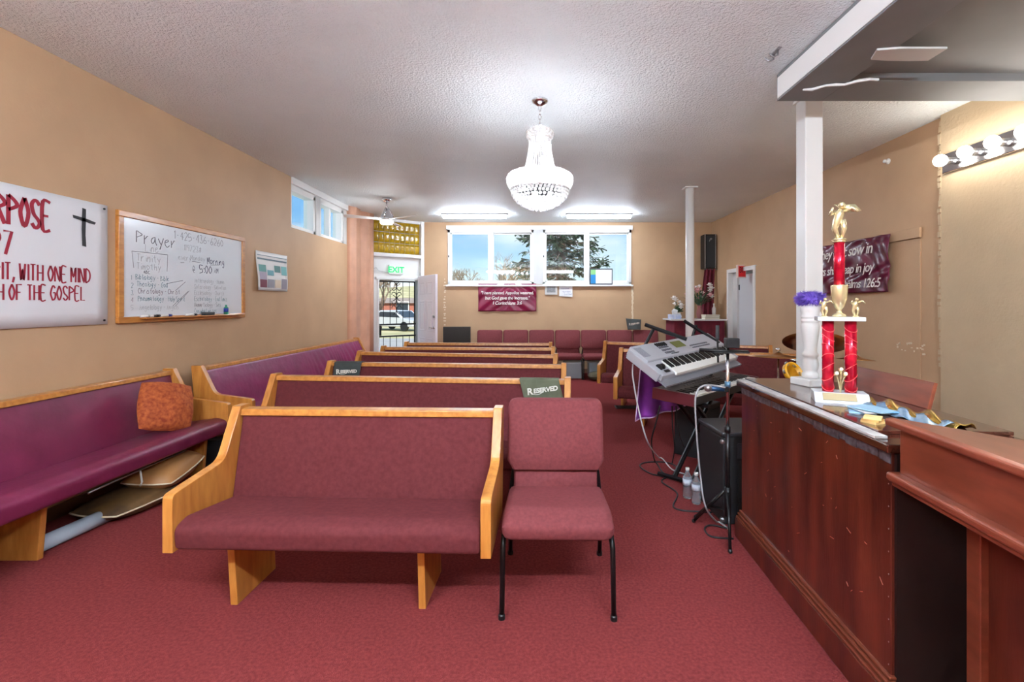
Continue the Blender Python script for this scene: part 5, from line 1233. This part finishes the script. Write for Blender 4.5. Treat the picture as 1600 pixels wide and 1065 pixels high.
cable('black cable dropping from the stage piano to the coil on the carpet', [at(1031, 634, 3.9), at(1025, 660, 3.95), at(1018, 690, 4.05), fl_(1024, 722), fl_(1036, 738), fl_(1052, 742), fl_(1058, 730), fl_(1040, 722), fl_(1010, 722), fl_(1000, 728), fl_(1018, 740), fl_(1048, 745)], .006, BC)
cable('thin black cable hanging straight below the stage piano', [at(1050, 634, 4.2), at(1051, 670, 4.2), at(1054, 700, 4.25), fl_(1050, 724)], .005, BC)
cable('thin black cable curving from the stage piano to the stand foot', [at(1056, 634, 4.3), at(1062, 680, 4.3), fl_(1075, 708), fl_(1088, 712)], .005, BC)
cable('long black cable snaking over the carpet to the counter', [fl_(1046, 744), fl_(1034, 752), fl_(1058, 770), fl_(1052, 790), fl_(1066, 797), fl_(1096, 799), fl_(1112, 800)], .006, BC)
cable('grey cable looping from the clipped microphone to the floor', [at(1133, 605, 3.0), at(1100, 602, 2.98), at(1087, 620, 2.98), at(1088, 670, 3.0), at(1094, 740, 3.05), at(1102, 790, 3.05), fl_(1120, 815), fl_(1138, 826)], .006, GC)
cable('short black cable looped around the tripod foot', [fl_(1140, 826), fl_(1112, 820), fl_(1101, 826), fl_(1112, 838), fl_(1146, 841)], .006, BC)
# floor vent
q0, q1 = atz(982, 636, 0), 0
vt = thing('floor_vent', 'dark metal floor vent set in the carpet by the right pews', 'vent', (q0.x, q0.y, 0))
MB().box(-.19, .19, -.10, .10, 0, .006).build('plate', mat('vent_dark', (62, 60, 58), .5, metal=.4), vt, bevel=.002)
for k in range(9): MB().box(-.17, .17, -.085 + k * .019, -.078 + k * .019, .006, .011).build('louvre', BLACKM, vt)

# ================================================================== DRUM KIT
BRONZE = mat('cymbal_bronze', (190, 138, 84), .28, metal=.8, rgb2=(160, 108, 62), vscale=10)
def cymbal(label, px, py, Y, r, tilt, nm='cymbal_stand'):
    c_ = at(px, py, Y); t = thing(nm, label, 'cymbal', (c_.x, c_.y, 0))
    M = Matrix.Translation((0, 0, c_.z)) @ Matrix.Rotation(R(tilt[0]), 4, 'X') @ Matrix.Rotation(R(tilt[1]), 4, 'Y')
    MB().lathe([(0, .03), (.02, .028), (.04, .012), (.06, .006), (r * .6, -.004), (r, -.016), (r, -.018), (r * .6, -.007), (.05, .003), (0, .02)], 32, M=M).build('cymbal', BRONZE, t, smooth=True)
    MB().cyl((0, 0, .30), (0, 0, c_.z + .06), .008, n=10).build('rod', CHROME, t, smooth=True)
    MB().lathe([(0, c_.z + .045), (.022, c_.z + .045), (.022, c_.z + .06), (.008, c_.z + .07), (0, c_.z + .07)], 12).build('wing_nut', CHROME, t, smooth=True)
    MB().cyl((0, 0, .08), (0, 0, .5), .013, n=10).build('tube', CHROME, t, smooth=True)
    for k in range(3):
        a = 2 * PI * k / 3 + .4; MB().tube([(0, 0, .30), (.16 * math.cos(a), .16 * math.sin(a), .012)], .009, 6).build('leg', CHROME, t, smooth=True)
cymbal('large bronze crash cymbal tilted behind the square post', 1274, 533, 4.62, .285, (-22, 12))
cymbal('flat bronze hi-hat cymbal left of the square post', 1216, 555, 4.45, .26, (-3, 2))
cymbal('small bronze cymbal on a rod behind the trophy, right of the post', 1336, 559, 4.42, .16, (-4, 3))
dm = thing('tom_drum', 'brown tom drum behind the counter by the square post', 'drum', (at(1262, 590, 4.9).x, 4.9, 0))
zz0 = H - (562 - 473) * 4.9 / F
MB().lathe([(.15, zz0 - .30), (.15, zz0)], 28).build('shell', mat('drum_brown', (112, 66, 44), .3), dm, smooth=True); MB().lathe([(0, zz0 + .002), (.15, zz0 + .002)], 28).build('drumhead', mat('drumhead', (206, 200, 190), .6), dm)
MB().lathe([(.148, zz0 - .02), (.160, zz0 - .02), (.160, zz0 + .012), (.148, zz0 + .012)], 28).build('hoop', CHROME, dm, smooth=True)
for k in range(3):
    a = 2 * PI * k / 3; MB().cyl((.14 * math.cos(a), .14 * math.sin(a), 0), (.14 * math.cos(a), .14 * math.sin(a), zz0 - .1), .01).build('leg', CHROME, dm)
yt = thing('tambourine', 'yellow tambourine clamped beside the hi-hat behind the counter', 'tambourine', tuple(at(1239, 582, 3.84)))
Mt = Matrix.Rotation(R(60), 4, 'X') @ Matrix.Rotation(R(20), 4, 'Y')
MB().lathe([(.075, -.02), (.085, -.02), (.085, .02), (.075, .02), (.075, -.02)], 28, M=Mt).build('rim', mat('yellow_plastic', (226, 168, 30), .4), yt, smooth=True)
for k in range(6):
    a = 2 * PI * k / 6; MB().cyl(tuple(Mt @ Vector((.08 * math.cos(a), .08 * math.sin(a), -.006))), tuple(Mt @ Vector((.08 * math.cos(a), .08 * math.sin(a), .006))), .018, n=10).build('jingle', STEEL, yt)
p0 = at(1239, 582, 3.84); MB().tube([(0, 0, -.08), (-.02, .2, -.1), tuple(at(1216, 575, 4.43) - p0)], .008, 6).build('clamp_arm', CHROME, yt, smooth=True)

# ================================================================== OUTSIDE
GZ = -.45
GRASS = mat('dry_grass', (188, 178, 140), .95, rgb2=(150, 146, 104), vscale=.6, detail=8); ASPH = mat('asphalt', (150, 148, 146), .9, var=.06, vscale=1.5)
struct(MB().box(-70, 70, YB + .3, 110, GZ - .3, GZ).build('ground', GRASS), 'dry grass ground outside')
struct(MB().box(-70, 70, 17, 26, GZ, GZ + .02).build('street', ASPH), 'grey street outside')
struct(MB().box(-8, 6, YB + .25, 13.2, GZ - .1, -.02).build('porch', mat('concrete', (196, 190, 180), .9, var=.05, vscale=3)), 'concrete walk outside the entry')
hl = MB()
hl.grid(lambda u, v: (-110 + 160 * u, 70 + 40 * v, GZ + (6.0 * v ** .8) * (.9 + .12 * math.sin(u * 14)) - .2), 30, 8); struct(hl.build('hill', GRASS, smooth=True), 'pale grassy hillside beyond the street')
# car
cc = at(622, 505, 27.5)
car = thing('car', 'pale car parked on the street outside the entry door', 'car', ((622 - CX) * 34 / F, 34, GZ + .02), R(62))
CARP = mat('car_silver', (206, 208, 212), .25, metal=.4); DKG = mat('car_glass', (40, 46, 54), .08)
bp2 = rpoly([(-2.1, .28), (-2.1, .72), (-1.2, .86), (-.55, 1.36), (.85, 1.40), (1.55, .95), (2.1, .88), (2.1, .28)], .12, 4)
MB().prism(bp2, 'x', -.85, .85).build('body', CARP, car, bevel=.06)
MB().prism([(-1.14, .90), (-.55, 1.32), (-.58, 1.34), (-1.18, .92)], 'x', -.68, .68).build('windscreen', DKG, car)
for s_ in (-1, 1): MB().prism([(-.98, .92), (-.5, 1.28), (.8, 1.30), (1.3, .96)], 'x', s_ * .845, s_ * .86).build('side_window', DKG, car)
for s_ in (-1, 1):
    for yy in (-1.35, 1.35): MB().cyl((s_ * .70, yy, .32), (s_ * .88, yy, .32), .32, n=20).build('wheel', BLACKP, car)
    MB().box(s_ * .66 - .14, s_ * .66 + .14, -2.13, -2.08, .58, .72).build('headlight', CHROME, car)
MB().box(-.4, .4, -2.13, -2.09, .38, .55).build('grille', BLACKP, car)
def house(label, x, y, w_, d_, h_, wallm, roofm):
    t = thing('house', label, 'house', (x, y, GZ), group='houses across the street')
    MB().box(-w_ / 2, w_ / 2, 0, d_, 0, h_).build('wall', wallm, t)
    MB().prism([(-.4, h_), (d_ / 2, h_ + .7), (d_ + .4, h_), ], 'x', -w_ / 2 - .4, w_ / 2 + .4).build('roof', roofm, t)
    for k in range(3):
        xx = -w_ / 2 + w_ * (k + .5) / 3
        if k == 1: MB().box(xx - .5, xx + .5, -.06, 0, 0, 2.1).build('door', mat('house_door', (90, 70, 60), .5), t)
        else:
            f = MB().box(xx - .8, xx + .8, -.08, 0, .9, 2.1).build('window', WHITE, t); MB().box(xx - .7, xx + .7, -.1, -.08, 1.0, 2.0).build('pane', DKG, f)
BRICK = mat('brick_wall', (150, 92, 78), .85, var=.15, vscale=8); ROOF = mat('roof_grey', (140, 126, 116), .9, var=.1, vscale=5); TANW = mat('siding_tan', (196, 180, 156), .85)
house('low red brick house across the street seen through the gate', -19.5, 60, 9, 7, 1.9, BRICK, ROOF)
house('tan house farther left across the street seen through the gate', -29.5, 61, 8, 7, 2.0, TANW, ROOF)
# conifer
BARK = mat('bark', (92, 76, 64), .9, var=.2, vscale=14); NEED = mat('conifer_green', (62, 84, 58), .8, rgb2=(36, 54, 40), vscale=5)
def conifer(label, x, y, h_, rad, seed):
    random.seed(seed)
    t = thing('conifer_tree', label, 'tree', (x, y, GZ)); MB().tube([(0, 0, 0), (.05, 0, h_ * .5), (0, 0, h_)], [.22, .14, .02], 8).build('trunk', BARK, t, smooth=True)
    m_ = MB(); br = MB()
    for k in range(330):
        z = .5 + (h_ - .6) * (k / 330) ; r = rad * (1 - z / h_) ** .75 * random.uniform(.75, 1.15); a = k * 2.4 + random.uniform(-.3, .3)
        d = Vector((math.cos(a), math.sin(a), 0)); tip = Vector((0, 0, z + r * random.uniform(-.25, .2))) + d * r
        base = Vector((0, 0, z)); br.tube([base, base.lerp(tip, .5) + Vector((0, 0, -.08 * r)), tip], [.025, .016, .006], 4)
        n_ = int(26 + 40 * r / rad)
        for j in range(n_):
            u = random.uniform(.12, 1.03); q = base.lerp(tip, u) + Vector((0, 0, -.08 * r * math.sin(PI * min(u, 1)))); sd = Vector((-d.y, d.x, 0)) * random.uniform(-1, 1) * .22 * (1.2 - u * .7) + Vector((0, 0, random.uniform(-.16, .08)))
            q2 = q + sd + d * random.uniform(.05, .2); s_ = (q2 - q).cross(Vector((random.uniform(-1, 1), random.uniform(-1, 1), 1))).normalized() * random.uniform(.018, .04)
            m_.add([q - s_ * .4, q + s_ * .4, q2 + s_, q2 - s_], [(0, 1, 2, 3)])
    br.build('branches', BARK, t); m_.build('needles', NEED, t, kind='stuff')
conifer('dark green conifer tree outside the right back window', .85, 16.8, 9.5, 2.25, 11)
def bare(label, x, y, h_, seed):
    random.seed(seed); t = thing('bare_tree', label, 'tree', (x, y, GZ)); tk, tw = MB(), MB()
    def rec(p, d, l, r, dep):
        e_ = p + d * l; (tk if dep < 2 else tw).tube([p, (p + e_) / 2 + Vector((random.uniform(-.05, .05) * l, random.uniform(-.05, .05) * l, 0)), e_], [r, r * .85, r * .65], 5)
        if dep >= 6: return
        for k in range(3 if dep < 5 else 2):
            nd = (d + Vector((random.uniform(-.8, .8), random.uniform(-.8, .8), random.uniform(-.15, .45)))).normalized(); rec(e_, nd, l * random.uniform(.62, .82), r * .6, dep + 1)
    rec(Vector((0, 0, 0)), Vector((0, 0, 1)), h_ * .27, .17, 0)
    tk.build('trunk', BARK, t, smooth=True); tw.build('twigs', mat('twig', (128, 112, 96), .9), t, kind='stuff')
bare('bare branched tree outside the left back window', -2.6, 30, 6.0, 5)
bare('bare spreading tree farther left outside the left back window', -5.0, 34, 5.4, 9)
bare('bare tree by the street seen through the entry gate', -11.6, 36, 5.2, 21)
